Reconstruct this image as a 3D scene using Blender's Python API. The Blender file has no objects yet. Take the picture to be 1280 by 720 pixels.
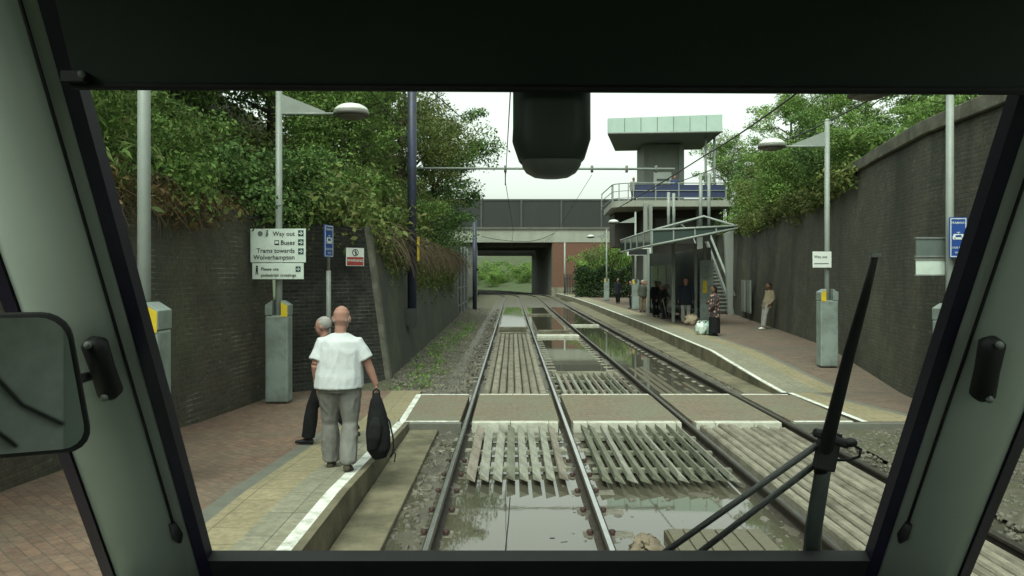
import bpy, bmesh, math, random
import numpy as np
from mathutils import Vector, Matrix, noise as mnoise

# ------------------------------------------------------------------ camera, sky, sun, exposure
R = math.radians
SC = bpy.context.scene
COL = SC.collection
cam_d = bpy.data.cameras.new("camera")
cam_d.sensor_width = 36.0
cam_d.lens = 36.0 * 1000.0 / 1280.0
cam_d.shift_y = -15.0 / 1280.0
cam_d.clip_start = 0.05
cam_d.clip_end = 3000
cam = bpy.data.objects.new("camera", cam_d)
cam.location = (0, 0, 2.2)
cam.rotation_euler = (R(90), 0, 0)
COL.objects.link(cam)
SC.camera = cam

SUN_EL, SUN_ROT = R(58), R(200)
W = bpy.data.worlds.new("World")
SC.world = W
W.use_nodes = True
wn, wl = W.node_tree.nodes, W.node_tree.links
bg = wn["Background"]
sky = wn.new("ShaderNodeTexSky")
sky.sky_type = 'NISHITA'
sky.sun_disc = False
sky.sun_elevation = SUN_EL
sky.sun_rotation = SUN_ROT
sky.air_density = 1.0
sky.dust_density = 4.0
hs = wn.new("ShaderNodeHueSaturation")          # an overcast sky: the cloud takes the blue out
hs.inputs["Saturation"].default_value = 0.10
wl.new(sky.outputs[0], hs.inputs["Color"])
wl.new(hs.outputs[0], bg.inputs["Color"])
bg.inputs["Strength"].default_value = 0.15

sun_d = bpy.data.lights.new("sun", 'SUN')
sun_d.energy = 0.6
sun_d.angle = R(25)
sun_d.color = (1.0, 0.97, 0.90)
sun = bpy.data.objects.new("sun", sun_d)
sun.rotation_euler = (R(90) - SUN_EL, 0, R(180) - SUN_ROT)
sun.location = (0, 0, 60)
COL.objects.link(sun)

SC.view_settings.view_transform = 'Standard'
SC.view_settings.look = 'None'
SC.view_settings.gamma = 1.0
SC.view_settings.exposure = 0.95
try:
    SC.view_settings.use_white_balance = True
    SC.view_settings.white_balance_temperature = 6700
    SC.view_settings.white_balance_tint = -11
except Exception:
    pass
try:
    SC.cycles.use_denoising = True
    SC.cycles.max_bounces = 6
    SC.cycles.transparent_max_bounces = 10
    SC.cycles.caustics_reflective = False
    SC.cycles.caustics_refractive = False
except Exception:
    pass

rng = random.Random(7)


# ------------------------------------------------------------------ helpers
def tag(o, label=None, cat=None, group=None, kind=None):
    if label: o["label"] = label
    if cat: o["category"] = cat
    if group: o["group"] = group
    if kind: o["kind"] = kind
    return o


def empty(name, loc, rz=0.0, label=None, cat=None, group=None):
    o = bpy.data.objects.new(name, None)
    o.empty_display_size = 0.2
    o.location = loc
    o.rotation_euler = (0, 0, rz)
    COL.objects.link(o)
    return tag(o, label, cat, group)


def copy_tree(o, parent=None):
    c = o.copy()
    COL.objects.link(c)
    c.parent = parent
    for ch in list(o.children):
        copy_tree(ch, c)
    return c


def px(x, y, d):
    """point of the place seen at x, y of the photograph at the depth d"""
    return Vector(((x - 640) * d / 1000.0, d, 2.2 - (y - 345) * d / 1000.0))


class MB:
    def __init__(s):
        s.v, s.f, s.m, s.sm = [], [], [], []

    def add(s, verts, faces, mat=0, smooth=False):
        b = len(s.v)
        s.v.extend([tuple(p) for p in verts])
        for f in faces:
            s.f.append([i + b for i in f])
            s.m.append(mat)
            s.sm.append(smooth)
        return s

    def box(s, c, size, mat=0, rot=None, taper=1.0):
        hx, hy, hz = size[0] / 2, size[1] / 2, size[2] / 2
        vs = []
        for z in (-1, 1):
            t = taper if z > 0 else 1.0
            for x, y in ((-1, -1), (1, -1), (1, 1), (-1, 1)):
                vs.append(Vector((x * hx * t, y * hy * t, z * hz)))
        if rot is not None:
            vs = [rot @ p for p in vs]
        c = Vector(c)
        vs = [p + c for p in vs]
        return s.add(vs, [(3, 2, 1, 0), (4, 5, 6, 7), (0, 1, 5, 4), (1, 2, 6, 5), (2, 3, 7, 6), (3, 0, 4, 7)], mat)

    def bx(s, x0, x1, y0, y1, z0, z1, mat=0):
        return s.box(((x0 + x1) / 2, (y0 + y1) / 2, (z0 + z1) / 2), (x1 - x0, y1 - y0, z1 - z0), mat)

    def prism(s, poly, vec, mat=0, mat_cap=None):
        """closed polygon (3-D points) swept along vec"""
        n = len(poly)
        vec = Vector(vec)
        a = [Vector(p) for p in poly]
        b = [p + vec for p in a]
        faces = [(i, (i + 1) % n, n + (i + 1) % n, n + i) for i in range(n)]
        s.add(a + b, faces, mat)
        k = len(s.v) - 2 * n
        for cap in (list(range(n))[::-1], list(range(n, 2 * n))):
            s.f.append([i + k for i in cap]); s.m.append(mat if mat_cap is None else mat_cap); s.sm.append(False)
        return s

    def tube(s, pts, rad, n=8, mat=0, smooth=True, cap=True, ref=None):
        pts = [Vector(p) for p in pts]
        if not isinstance(rad, (list, tuple)): rad = [rad] * len(pts)
        vs = []
        ref = Vector(ref) if ref is not None else None
        last = None
        for i, p in enumerate(pts):
            t = (pts[min(i + 1, len(pts) - 1)] - pts[max(i - 1, 0)]).normalized()
            if ref is not None:
                u = ref - t * ref.dot(t)
            elif last is None:
                u = Vector((0, 0, 1)).cross(t)
                if u.length < 1e-3: u = Vector((1, 0, 0))
            else:
                u = last - t * last.dot(t)
            u.normalize()
            last = u
            w = t.cross(u)
            r = rad[i]
            ra, rb = r if isinstance(r, (tuple, list)) else (r, r)
            for k in range(n):
                a = 2 * math.pi * k / n
                vs.append(p + u * (math.cos(a) * ra) + w * (math.sin(a) * rb))
        faces = []
        for i in range(len(pts) - 1):
            for k in range(n):
                k2 = (k + 1) % n
                faces.append((i * n + k, i * n + k2, (i + 1) * n + k2, (i + 1) * n + k))
        s.add(vs, faces, mat, smooth)
        if cap:
            b = len(s.v) - len(vs)
            s.f.append([b + k for k in range(n)][::-1]); s.m.append(mat); s.sm.append(False)
            s.f.append([b + (len(pts) - 1) * n + k for k in range(n)]); s.m.append(mat); s.sm.append(False)
        return s

    def ball(s, c, r, n=12, mat=0, zmin=-1.0):
        if not isinstance(r, (tuple, list)): r = (r, r, r)
        rings = max(4, n // 2)
        c = Vector(c)
        vs, fs = [], []
        for i in range(rings + 1):
            ph = -math.pi / 2 + math.pi * i / rings
            for k in range(n):
                a = 2 * math.pi * k / n
                z = max(zmin, math.sin(ph))
                vs.append(c + Vector((math.cos(ph) * math.cos(a) * r[0], math.cos(ph) * math.sin(a) * r[1], z * r[2])))
        for i in range(rings):
            for k in range(n):
                fs.append((i * n + k, i * n + (k + 1) % n, (i + 1) * n + (k + 1) % n, (i + 1) * n + k))
        return s.add(vs, fs, mat, True)

    def build(s, name, mats, parent=None, origin=None, loc=None, bevel=0.0, smooth=False, recalc=True):
        if not isinstance(mats, (list, tuple)): mats = [mats]
        me = bpy.data.meshes.new(name)
        o_ = Vector(origin) if origin is not None else Vector((0, 0, 0))
        me.from_pydata([Vector(p) - o_ for p in s.v], [], s.f)
        for m in mats: me.materials.append(m)
        me.polygons.foreach_set("material_index", s.m)
        me.polygons.foreach_set("use_smooth", [bool(x) or smooth for x in s.sm])
        if recalc:
            bm = bmesh.new(); bm.from_mesh(me)
            bmesh.ops.recalc_face_normals(bm, faces=bm.faces)
            bm.to_mesh(me); bm.free()
        uvbox(me, o_)
        me.update()
        ob = bpy.data.objects.new(name, me)
        COL.objects.link(ob)
        if parent is not None: ob.parent = parent
        if loc is not None: ob.location = loc
        elif origin is not None and parent is None: ob.location = o_
        if bevel > 0:
            bv = ob.modifiers.new("bevel", 'BEVEL')
            bv.width = bevel; bv.segments = 2; bv.limit_method = 'ANGLE'; bv.angle_limit = R(40)
        return ob


def uvbox(me, off):
    """metre-scale box projection, so that bricks keep their size on every face"""
    uv = me.uv_layers.new(name="UVMap")
    vs = me.vertices
    data = np.zeros(len(me.loops) * 2, dtype=np.float32)
    for p in me.polygons:
        n = p.normal
        flat = abs(n.z) > 0.75
        if not flat:
            t = Vector((-n.y, n.x, 0))
            t = t.normalized() if t.length > 1e-6 else Vector((1, 0, 0))
        for li in p.loop_indices:
            c = vs[me.loops[li].vertex_index].co + off
            if flat: data[2 * li], data[2 * li + 1] = c.x, c.y
            else: data[2 * li], data[2 * li + 1] = c.x * t.x + c.y * t.y, c.z
    uv.data.foreach_set("uv", data)


def mk(name):
    m = bpy.data.materials.new(name)
    m.use_nodes = True
    nt = m.node_tree
    return m, nt.nodes, nt.links, nt.nodes["Principled BSDF"]


def ramp(nodes, links, fac, stops):
    r = nodes.new("ShaderNodeValToRGB")
    e = r.color_ramp.elements
    while len(e) < len(stops): e.new(0.5)
    for i, (p, c) in enumerate(stops):
        e[i].position = p
        e[i].color = (*c, 1) if len(c) == 3 else c
    links.new(fac, r.inputs[0])
    return r.outputs[0]


def noise_tex(nodes, links, coord, scale, detail=5, rough=0.6, vec_scale=None):
    t = nodes.new("ShaderNodeTexNoise")
    t.inputs["Scale"].default_value = scale
    t.inputs["Detail"].default_value = detail
    t.inputs["Roughness"].default_value = rough
    if vec_scale:
        mp = nodes.new("ShaderNodeMapping")
        mp.inputs["Scale"].default_value = vec_scale
        links.new(coord, mp.inputs[0])
        coord = mp.outputs[0]
    links.new(coord, t.inputs["Vector"])
    return t.outputs["Fac"]


def bump(nodes, links, bsdf, h, strength, dist=0.01):
    b = nodes.new("ShaderNodeBump")
    b.inputs["Strength"].default_value = strength
    b.inputs["Distance"].default_value = dist
    links.new(h, b.inputs["Height"])
    links.new(b.outputs[0], bsdf.inputs["Normal"])


def mixc(nodes, links, fac, a, b, mode='MIX'):
    m = nodes.new("ShaderNodeMix")
    m.data_type = 'RGBA'; m.blend_type = mode
    for sock, val in ((m.inputs[0], fac), (m.inputs[6], a), (m.inputs[7], b)):
        if hasattr(val, "is_linked"): links.new(val, sock)
        elif isinstance(val, (int, float)): sock.default_value = val
        else: sock.default_value = (*val, 1)
    return m.outputs[2]


def mat(name, c1, c2=None, scale=4.0, rough=0.7, bmp=0.0, metal=0.0, spec=0.4, lo=0.35, hi=0.65, vec=None, bscale=None, dirt=None, dscale=0.8):
    m, n, l, b = mk(name)
    b.inputs["Roughness"].default_value = rough
    b.inputs["Metallic"].default_value = metal
    b.inputs["Specular IOR Level"].default_value = spec
    co = n.new("ShaderNodeTexCoord").outputs["Object"]
    if c2 is None: c2 = tuple(x * 0.82 for x in c1)
    f = noise_tex(n, l, co, scale, 6, 0.65, vec)
    c = ramp(n, l, f, [(lo, c1), (hi, c2)])
    if dirt is not None:
        g = noise_tex(n, l, co, dscale, 5, 0.7)
        g2 = ramp(n, l, g, [(0.45, (0, 0, 0)), (0.68, (1, 1, 1))])
        c = mixc(n, l, g2, c, dirt)
    l.new(c, b.inputs["Base Color"])
    if bmp:
        h = noise_tex(n, l, co, bscale or scale * 6, 4, 0.6)
        bump(n, l, b, h, bmp, 0.02)
    return m


def brick(name, c1, c2, mortar, bw=0.225, bh=0.075, msize=0.010, stain=(0.03, 0.03, 0.025), stain_lo=0.45, stain_hi=0.7,
          white=0.0, rough=0.85, bstr=0.5, sscale=0.7, offset=0.5, rot=0.0, streak=None, moss=None):
    m, n, l, b = mk(name)
    b.inputs["Roughness"].default_value = rough
    b.inputs["Specular IOR Level"].default_value = 0.25
    tc = n.new("ShaderNodeTexCoord")
    mp = n.new("ShaderNodeMapping")
    mp.inputs["Rotation"].default_value = (0, 0, rot)
    l.new(tc.outputs["UV"], mp.inputs[0])
    t = n.new("ShaderNodeTexBrick")
    t.offset = offset
    t.inputs["Scale"].default_value = 1.0
    t.inputs["Brick Width"].default_value = bw
    t.inputs["Row Height"].default_value = bh
    t.inputs["Mortar Size"].default_value = msize
    t.inputs["Mortar Smooth"].default_value = 0.3
    t.inputs["Color1"].default_value = (*c1, 1)
    t.inputs["Color2"].default_value = (*c2, 1)
    t.inputs["Mortar"].default_value = (*mortar, 1)
    l.new(mp.outputs[0], t.inputs["Vector"])
    col = t.outputs["Color"]
    co = tc.outputs["Object"]
    if white:
        f = noise_tex(n, l, co, 1.7, 5, 0.75)
        f = ramp(n, l, f, [(0.52, (0, 0, 0)), (0.74, (1, 1, 1))])
        mm = n.new("ShaderNodeMath"); mm.operation = 'MULTIPLY'
        wide = n.new("ShaderNodeTexBrick")
        wide.offset = offset
        for k_, v_ in (("Scale", 1.0), ("Brick Width", bw * 40), ("Row Height", bh), ("Mortar Size", msize * 1.4), ("Mortar Smooth", 0.5)):
            wide.inputs[k_].default_value = v_
        l.new(mp.outputs[0], wide.inputs["Vector"])
        l.new(f, mm.inputs[0]); l.new(wide.outputs["Fac"], mm.inputs[1])
        m2 = n.new("ShaderNodeMath"); m2.operation = 'MULTIPLY'
        l.new(mm.outputs[0], m2.inputs[0]); m2.inputs[1].default_value = white
        col = mixc(n, l, m2.outputs[0], col, (0.5, 0.5, 0.45))
    f = noise_tex(n, l, co, sscale, 6, 0.7)
    f = ramp(n, l, f, [(stain_lo, (0, 0, 0)), (stain_hi, (1, 1, 1))])
    col = mixc(n, l, f, col, stain)
    if streak is not None:
        f = noise_tex(n, l, co, 1.0, 5, 0.6, (0.7, 0.7, 0.06))
        f = ramp(n, l, f, [(0.48, (0, 0, 0)), (0.70, (0.8, 0.8, 0.8))])
        col = mixc(n, l, f, col, streak)
    if moss is not None:
        f = noise_tex(n, l, co, 0.45, 7, 0.75)
        f = ramp(n, l, f, [(0.50, (0, 0, 0)), (0.66, (0.85, 0.85, 0.85))])
        col = mixc(n, l, f, col, moss)
        f = noise_tex(n, l, co, 5.5, 3, 0.6)
        f = ramp(n, l, f, [(0.70, (0, 0, 0)), (0.74, (0.6, 0.6, 0.6))])
        col = mixc(n, l, f, col, (0.30, 0.30, 0.26))
    f = noise_tex(n, l, co, 14, 4, 0.7)
    f = ramp(n, l, f, [(0.3, (0.7, 0.7, 0.7)), (0.7, (1.15, 1.15, 1.15))])
    col = mixc(n, l, 1.0, col, f, 'MULTIPLY')
    l.new(col, b.inputs["Base Color"])
    inv = n.new("ShaderNodeMath"); inv.operation = 'SUBTRACT'; inv.inputs[0].default_value = 1
    l.new(t.outputs["Fac"], inv.inputs[1])
    ad = n.new("ShaderNodeMath"); ad.operation = 'ADD'
    l.new(inv.outputs[0], ad.inputs[0]); l.new(noise_tex(n, l, co, 30, 3), ad.inputs[1])
    bump(n, l, b, ad.outputs[0], bstr, 0.012)
    return m


def leafmat(name, cols, rough=0.55):
    m, n, l, b = mk(name)
    b.inputs["Roughness"].default_value = rough
    b.inputs["Specular IOR Level"].default_value = 0.18
    g = n.new("ShaderNodeNewGeometry")
    k = len(cols)
    c = ramp(n, l, g.outputs["Random Per Island"], [(i / (k - 1), cols[i]) for i in range(k)])
    co = n.new("ShaderNodeTexCoord").outputs["Object"]
    f = ramp(n, l, noise_tex(n, l, co, 0.9, 3), [(0.3, (0.6, 0.6, 0.6)), (0.7, (1.35, 1.35, 1.2))])
    c = mixc(n, l, 1.0, c, f, 'MULTIPLY')
    l.new(c, b.inputs["Base Color"])
    tr = n.new("ShaderNodeBsdfTranslucent")
    l.new(c, tr.inputs[0])
    ms = n.new("ShaderNodeMixShader")
    ms.inputs[0].default_value = 0.3
    l.new(b.outputs[0], ms.inputs[1]); l.new(tr.outputs[0], ms.inputs[2])
    l.new(ms.outputs[0], n["Material Output"].inputs["Surface"])
    return m


def glassmat(name):
    m, n, l, b = mk(name)
    t = n.new("ShaderNodeBsdfTransparent")
    t.inputs[0].default_value = (1, 1, 1, 1)
    l.new(t.outputs[0], n["Material Output"].inputs["Surface"])
    return m


def tinted(name, col, alpha):
    m, n, l, b = mk(name)
    b.inputs["Base Color"].default_value = (*col, 1)
    b.inputs["Roughness"].default_value = 0.08
    b.inputs["Alpha"].default_value = alpha
    return m


# ------------------------------------------------------------------ materials
M = {}
M['wall_l'] = brick('dark_left_brick', (0.060, 0.062, 0.048), (0.095, 0.085, 0.062), (0.085, 0.085, 0.07), stain=(0.050, 0.056, 0.040), white=0.55, sscale=0.5, streak=(0.075, 0.058, 0.042), moss=(0.095, 0.098, 0.066))
M['wall_f'] = brick('blue_brick', (0.022, 0.025, 0.022), (0.045, 0.047, 0.040), (0.06, 0.062, 0.052), stain=(0.018, 0.02, 0.018), white=0.2)
M['wall_r'] = brick('weathered_right_brick', (0.066, 0.069, 0.056), (0.094, 0.084, 0.066), (0.066, 0.066, 0.052), stain=(0.075, 0.080, 0.060), white=0.35, sscale=0.35, streak=(0.026, 0.032, 0.025), moss=(0.115, 0.125, 0.092))
M['render'] = mat('grey_wall_render', (0.056, 0.062, 0.050), (0.036, 0.041, 0.033), 1.0, 0.85, 0.5, vec=(1, 1, 0.22), dirt=(0.078, 0.080, 0.052))
M['coping'] = mat('stone_coping', (0.15, 0.15, 0.12), (0.07, 0.072, 0.055), 3, 0.85, 0.5)
M['paving_l'] = brick('red_block_paving', (0.155, 0.105, 0.080), (0.220, 0.148, 0.108), (0.11, 0.09, 0.07), 0.2, 0.1, 0.006, stain=(0.15, 0.135, 0.105), stain_lo=0.45, stain_hi=0.72, sscale=0.8, bstr=0.25, rot=R(45))
M['paving_r'] = brick('red_block_paving_far', (0.135, 0.100, 0.080), (0.195, 0.142, 0.110), (0.10, 0.085, 0.065), 0.2, 0.1, 0.006, stain=(0.12, 0.11, 0.09), stain_lo=0.4, stain_hi=0.75, sscale=0.5, bstr=0.25)
M['paving_c'] = brick('crossing_block_paving', (0.170, 0.138, 0.105), (0.215, 0.172, 0.128), (0.12, 0.105, 0.08), 0.2, 0.1, 0.006, stain=(0.175, 0.175, 0.125), stain_lo=0.38, stain_hi=0.62, sscale=1.1, bstr=0.25)
M['tactile'] = brick('buff_tactile_paving', (0.255, 0.225, 0.145), (0.295, 0.258, 0.165), (0.15, 0.135, 0.085), 0.4, 0.4, 0.007, stain=(0.21, 0.19, 0.12), stain_lo=0.4, stain_hi=0.8, offset=0.0, bstr=0.2)
M['slab'] = brick('concrete_slab_paving', (0.225, 0.222, 0.165), (0.26, 0.25, 0.19), (0.10, 0.10, 0.08), 0.62, 0.62, 0.006, stain=(0.19, 0.19, 0.14), stain_lo=0.4, stain_hi=0.75, offset=0.0, bstr=0.15)
M['greyband'] = mat('grey_band_paving', (0.145, 0.15, 0.125), (0.12, 0.12, 0.10), 5, 0.8, 0.2)
M['white'] = mat('worn_white_paint', (0.76, 0.78, 0.74), (0.58, 0.60, 0.54), 9, 0.6, 0.1, lo=0.4, hi=0.8, dirt=(0.30, 0.30, 0.25), dscale=5)
M['conc'] = mat('stained_concrete', (0.23, 0.22, 0.165), (0.135, 0.125, 0.09), 2.5, 0.85, 0.5, dirt=(0.10, 0.095, 0.06), dscale=1.6)
M['kerb'] = mat('pale_kerb_concrete', (0.55, 0.56, 0.48), (0.38, 0.38, 0.31), 6, 0.8, 0.2)
M['edge'] = mat('platform_edge_concrete', (0.200, 0.180, 0.120), (0.115, 0.105, 0.068), 3, 0.9, 0.5, dirt=(0.07, 0.066, 0.042), dscale=1.1)
M['mud'] = mat('wet_mud', (0.085, 0.078, 0.058), (0.13, 0.12, 0.088), 5, 0.42, 0.6, bscale=40, dirt=(0.05, 0.046, 0.034), dscale=2.5)
M['gravelbed'] = mat('gravelly_soil', (0.12, 0.11, 0.085), (0.07, 0.066, 0.048), 9, 0.95, 0.9, bscale=45, dirt=(0.075, 0.085, 0.04), dscale=0.7)
M['stone'] = mat('ballast_stone', (0.17, 0.16, 0.13), (0.09, 0.085, 0.07), 1.7, 0.9, 0.2)
M['sleeper'] = mat('sleeper_concrete', (0.34, 0.33, 0.27), (0.20, 0.19, 0.15), 7, 0.8, 0.3, dirt=(0.10, 0.09, 0.07), dscale=3)
M['sleeper_mud'] = mat('mud_coated_concrete', (0.12, 0.11, 0.085), (0.075, 0.07, 0.052), 7, 0.6, 0.4, dirt=(0.22, 0.21, 0.17), dscale=5)
M['clip'] = mat('rusty_clip', (0.060, 0.030, 0.024), (0.03, 0.02, 0.018), 20, 0.7)
M['railtop'] = mat('polished_rail_head', (0.72, 0.73, 0.72), (0.58, 0.58, 0.56), 3, 0.26, metal=1.0)
M['railtop2'] = mat('dull_rail_head', (0.26, 0.255, 0.235), (0.17, 0.165, 0.15), 3, 0.42, metal=1.0)
M['railside'] = mat('rusty_rail_side', (0.050, 0.042, 0.032), (0.028, 0.025, 0.020), 8, 0.8)
M['timber'] = mat('weathered_timber', (0.245, 0.225, 0.175), (0.145, 0.134, 0.102), 5, 0.85, 0.6, vec=(9, 0.7, 9), dirt=(0.095, 0.088, 0.066), dscale=1.6)
M['timber2'] = mat('pale_weathered_timber', (0.295, 0.275, 0.215), (0.175, 0.163, 0.124), 5, 0.85, 0.6, vec=(9, 0.7, 9), dirt=(0.12, 0.112, 0.084), dscale=1.8)
M['timber_g'] = mat('grey_timber_bar', (0.405, 0.414, 0.350), (0.272, 0.272, 0.225), 5, 0.8, 0.5, vec=(7, 0.8, 7), dirt=(0.185, 0.189, 0.160), dscale=2.6)
M['timber_g2'] = mat('buff_timber_bar', (0.350, 0.308, 0.258), (0.230, 0.208, 0.170), 5, 0.8, 0.5, vec=(7, 0.8, 7), dirt=(0.160, 0.141, 0.118), dscale=2.6)
M['timber_g3'] = mat('green_grey_timber_bar', (0.248, 0.258, 0.198), (0.157, 0.162, 0.119), 5, 0.8, 0.5, vec=(7, 0.8, 7), dirt=(0.113, 0.118, 0.090), dscale=2.6)
M['timber_d'] = mat('dark_wet_timber', (0.115, 0.10, 0.062), (0.07, 0.06, 0.038), 5, 0.5, 0.4, vec=(7, 0.8, 7))
M['galv'] = mat('grey_painted_steel', (0.26, 0.29, 0.265), (0.215, 0.245, 0.222), 3, 0.45, 0.05)
M['galv_d'] = mat('galvanised_steel', (0.22, 0.24, 0.225), (0.16, 0.17, 0.16), 6, 0.5)
M['cabinet'] = mat('grey_green_cabinet', (0.25, 0.30, 0.275), (0.21, 0.255, 0.235), 2, 0.5, 0.05, dirt=(0.14, 0.16, 0.14), dscale=2.2)
M['yellow'] = mat('yellow_sticker', (0.62, 0.47, 0.03), (0.50, 0.38, 0.04), 8, 0.5)
M['lampwhite'] = mat('lamp_white', (0.70, 0.72, 0.68), (0.55, 0.57, 0.53), 8, 0.4)
M['lampdark'] = mat('lamp_grey', (0.16, 0.16, 0.14), (0.11, 0.11, 0.10), 8, 0.5)
M['bluepost'] = mat('dark_blue_mast_paint', (0.048, 0.058, 0.105), (0.032, 0.038, 0.070), 4, 0.45, dirt=(0.04, 0.042, 0.045), dscale=1.5)
M['black'] = mat('black_rubber', (0.012, 0.013, 0.014), (0.008, 0.009, 0.010), 6, 0.6)
M['seal'] = mat('black_windscreen_seal', (0.009, 0.007, 0.024), (0.006, 0.005, 0.016), 6, 0.5)
M['wire'] = mat('overhead_wire', (0.045, 0.045, 0.04), (0.03, 0.03, 0.03), 6, 0.6)
M['blind'] = mat('dark_sun_blind', (0.032, 0.040, 0.036), (0.027, 0.033, 0.030), 3, 0.9)
M['cab'] = mat('grey_green_cab_lining', (0.40, 0.45, 0.40), (0.36, 0.41, 0.36), 2, 0.55, 0.03, bscale=150)
M['cabdark'] = mat('charcoal_cab_plastic', (0.06, 0.066, 0.062), (0.048, 0.052, 0.05), 3, 0.55)
M['housing'] = mat('grey_housing_plastic', (0.055, 0.066, 0.062), (0.045, 0.054, 0.051), 3, 0.45)
M['signboard'] = mat('pale_sign_face', (0.62, 0.70, 0.64), (0.56, 0.64, 0.58), 2, 0.4, dirt=(0.50, 0.57, 0.51), dscale=2.5)
M['signwhite'] = mat('white_sign_face', (0.72, 0.76, 0.72), (0.66, 0.70, 0.66), 3, 0.4)
M['signtext'] = mat('black_lettering', (0.015, 0.02, 0.02), None, 3, 0.5)
M['signarrow'] = mat('dark_green_arrow_square', (0.012, 0.055, 0.055), None, 3, 0.4)
M['signblue'] = mat('blue_sign_face', (0.030, 0.075, 0.30), (0.026, 0.066, 0.27), 3, 0.35)
M['signred'] = mat('red_sign_band', (0.33, 0.055, 0.05), (0.28, 0.05, 0.045), 4, 0.4)
M['signback'] = mat('grey_sign_back', (0.13, 0.16, 0.145), (0.105, 0.13, 0.12), 4, 0.5)
M['copper'] = mat('pale_green_copper_fascia', (0.40, 0.51, 0.455), (0.34, 0.45, 0.395), 0.9, 0.6, vec=(1, 1, 0.25), dirt=(0.42, 0.53, 0.47), dscale=0.5)
M['soffit'] = mat('grey_soffit_boards', (0.13, 0.15, 0.135), (0.10, 0.115, 0.10), 2, 0.7, vec=(0.5, 4, 1))
M['tower'] = mat('grey_tower_render', (0.24, 0.26, 0.235), (0.20, 0.215, 0.195), 1.0, 0.8, 0.1, vec=(1, 1, 0.3))
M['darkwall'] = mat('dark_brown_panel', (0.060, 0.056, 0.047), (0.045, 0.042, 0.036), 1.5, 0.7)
M['bluepanel'] = mat('navy_mesh_panel', (0.030, 0.042, 0.10), (0.024, 0.034, 0.08), 6, 0.5)
M['beam'] = mat('pale_bridge_girder', (0.30, 0.31, 0.27), (0.24, 0.25, 0.21), 0.5, 0.75, vec=(1, 1, 0.3), dirt=(0.20, 0.21, 0.17), dscale=0.25)
M['parapet'] = mat('dark_parapet_panel', (0.024, 0.030, 0.027), (0.019, 0.024, 0.021), 0.5, 0.7, vec=(1, 1, 0.2))
M['bridgedark'] = mat('dark_bridge_concrete', (0.115, 0.118, 0.10), (0.075, 0.078, 0.066), 0.6, 0.85, 0.3)
M['bridgebrick'] = brick('red_abutment_brick', (0.135, 0.068, 0.046), (0.165, 0.084, 0.058), (0.12, 0.08, 0.058), stain=(0.13, 0.07, 0.05), sscale=0.3, bstr=0.2)
M['soil'] = mat('leafy_bank_soil', (0.060, 0.050, 0.030), (0.035, 0.040, 0.020), 1.5, 0.95, 0.8, dirt=(0.03, 0.05, 0.018))
M['grassland'] = mat('rough_grass', (0.055, 0.085, 0.030), (0.035, 0.055, 0.020), 0.6, 0.95, 0.5, dirt=(0.07, 0.07, 0.035))
M['bark'] = mat('bark', (0.060, 0.050, 0.038), (0.035, 0.030, 0.022), 4, 0.95, 0.6, vec=(3, 3, 0.6))
M['twig'] = mat('dry_twig', (0.15, 0.115, 0.07), (0.09, 0.07, 0.045), 4, 0.9)
M['glass'] = glassmat('clear_glass')
M['shelterglass'] = tinted('shelter_glass', (0.05, 0.065, 0.06), 0.6)
M['fascia'] = tinted('canopy_glass', (0.055, 0.075, 0.070), 0.92)
M['leaf_dark'] = leafmat('leaf_dark_material', [(0.050, 0.092, 0.034), (0.084, 0.154, 0.049), (0.122, 0.206, 0.065), (0.166, 0.247, 0.092)])
M['leaf_mid'] = leafmat('leaf_mid_material', [(0.070, 0.130, 0.037), (0.120, 0.203, 0.055), (0.170, 0.268, 0.073), (0.219, 0.295, 0.110)])
M['leaf_light'] = leafmat('leaf_light_material', [(0.093, 0.172, 0.048), (0.158, 0.274, 0.072), (0.222, 0.342, 0.095), (0.259, 0.325, 0.130)])
M['leaf_olive'] = leafmat('olive_leaf_material', [(0.070, 0.105, 0.030), (0.110, 0.155, 0.045), (0.150, 0.190, 0.058), (0.185, 0.185, 0.075), (0.130, 0.185, 0.070)])
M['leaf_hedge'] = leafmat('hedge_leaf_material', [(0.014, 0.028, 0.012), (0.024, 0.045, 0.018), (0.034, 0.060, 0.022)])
M['leaf_dry'] = leafmat('leaf_dry_material', [(0.116, 0.083, 0.044), (0.197, 0.136, 0.068), (0.164, 0.151, 0.060), (0.279, 0.197, 0.107)])


def cloth(name, c, c2=None, scale=5):
    if name not in M:
        M[name] = mat(name, c, c2, scale, 0.9, 0.25, bscale=14, spec=0.15)
    return M[name]


def water_material():
    m, n, l, b = mk('muddy_water')
    co = n.new("ShaderNodeTexCoord").outputs["Object"]
    c = ramp(n, l, noise_tex(n, l, co, 0.5, 4), [(0.35, (0.075, 0.073, 0.056)), (0.7, (0.090, 0.082, 0.058))])
    l.new(c, b.inputs["Base Color"])
    b.inputs["Roughness"].default_value = 0.025
    b.inputs["IOR"].default_value = 1.9
    b.inputs["Specular IOR Level"].default_value = 0.5
    bump(n, l, b, noise_tex(n, l, co, 6, 2), 0.02, 0.01)
    return m


M['water'] = water_material()

# ------------------------------------------------------------------ the lie of the track
CX1, CX2, HALF = 0.055, 3.40, 0.7525
Y_CURVE, RAD = 82.0, 130.0


def trk(x, s):
    """point (and heading) on a line x metres right of the camera, s metres along track one"""
    if s <= Y_CURVE: return Vector((x, s, 0)), 0.0
    a = (s - Y_CURVE) / RAD
    r = RAD + (x - CX1)
    return Vector((CX1 - RAD + r * math.cos(a), Y_CURVE + r * math.sin(a), 0)), a


S_LINE = [-4 + 2.0 * i for i in range(43)] + [82 + 2.5 * i for i in range(1, 36)]


def fbm(x, y, sc=1.0, seed=0.0):
    return mnoise.fractal(Vector((x * sc, y * sc, seed)), 0.9, 2.0, 4)


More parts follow.
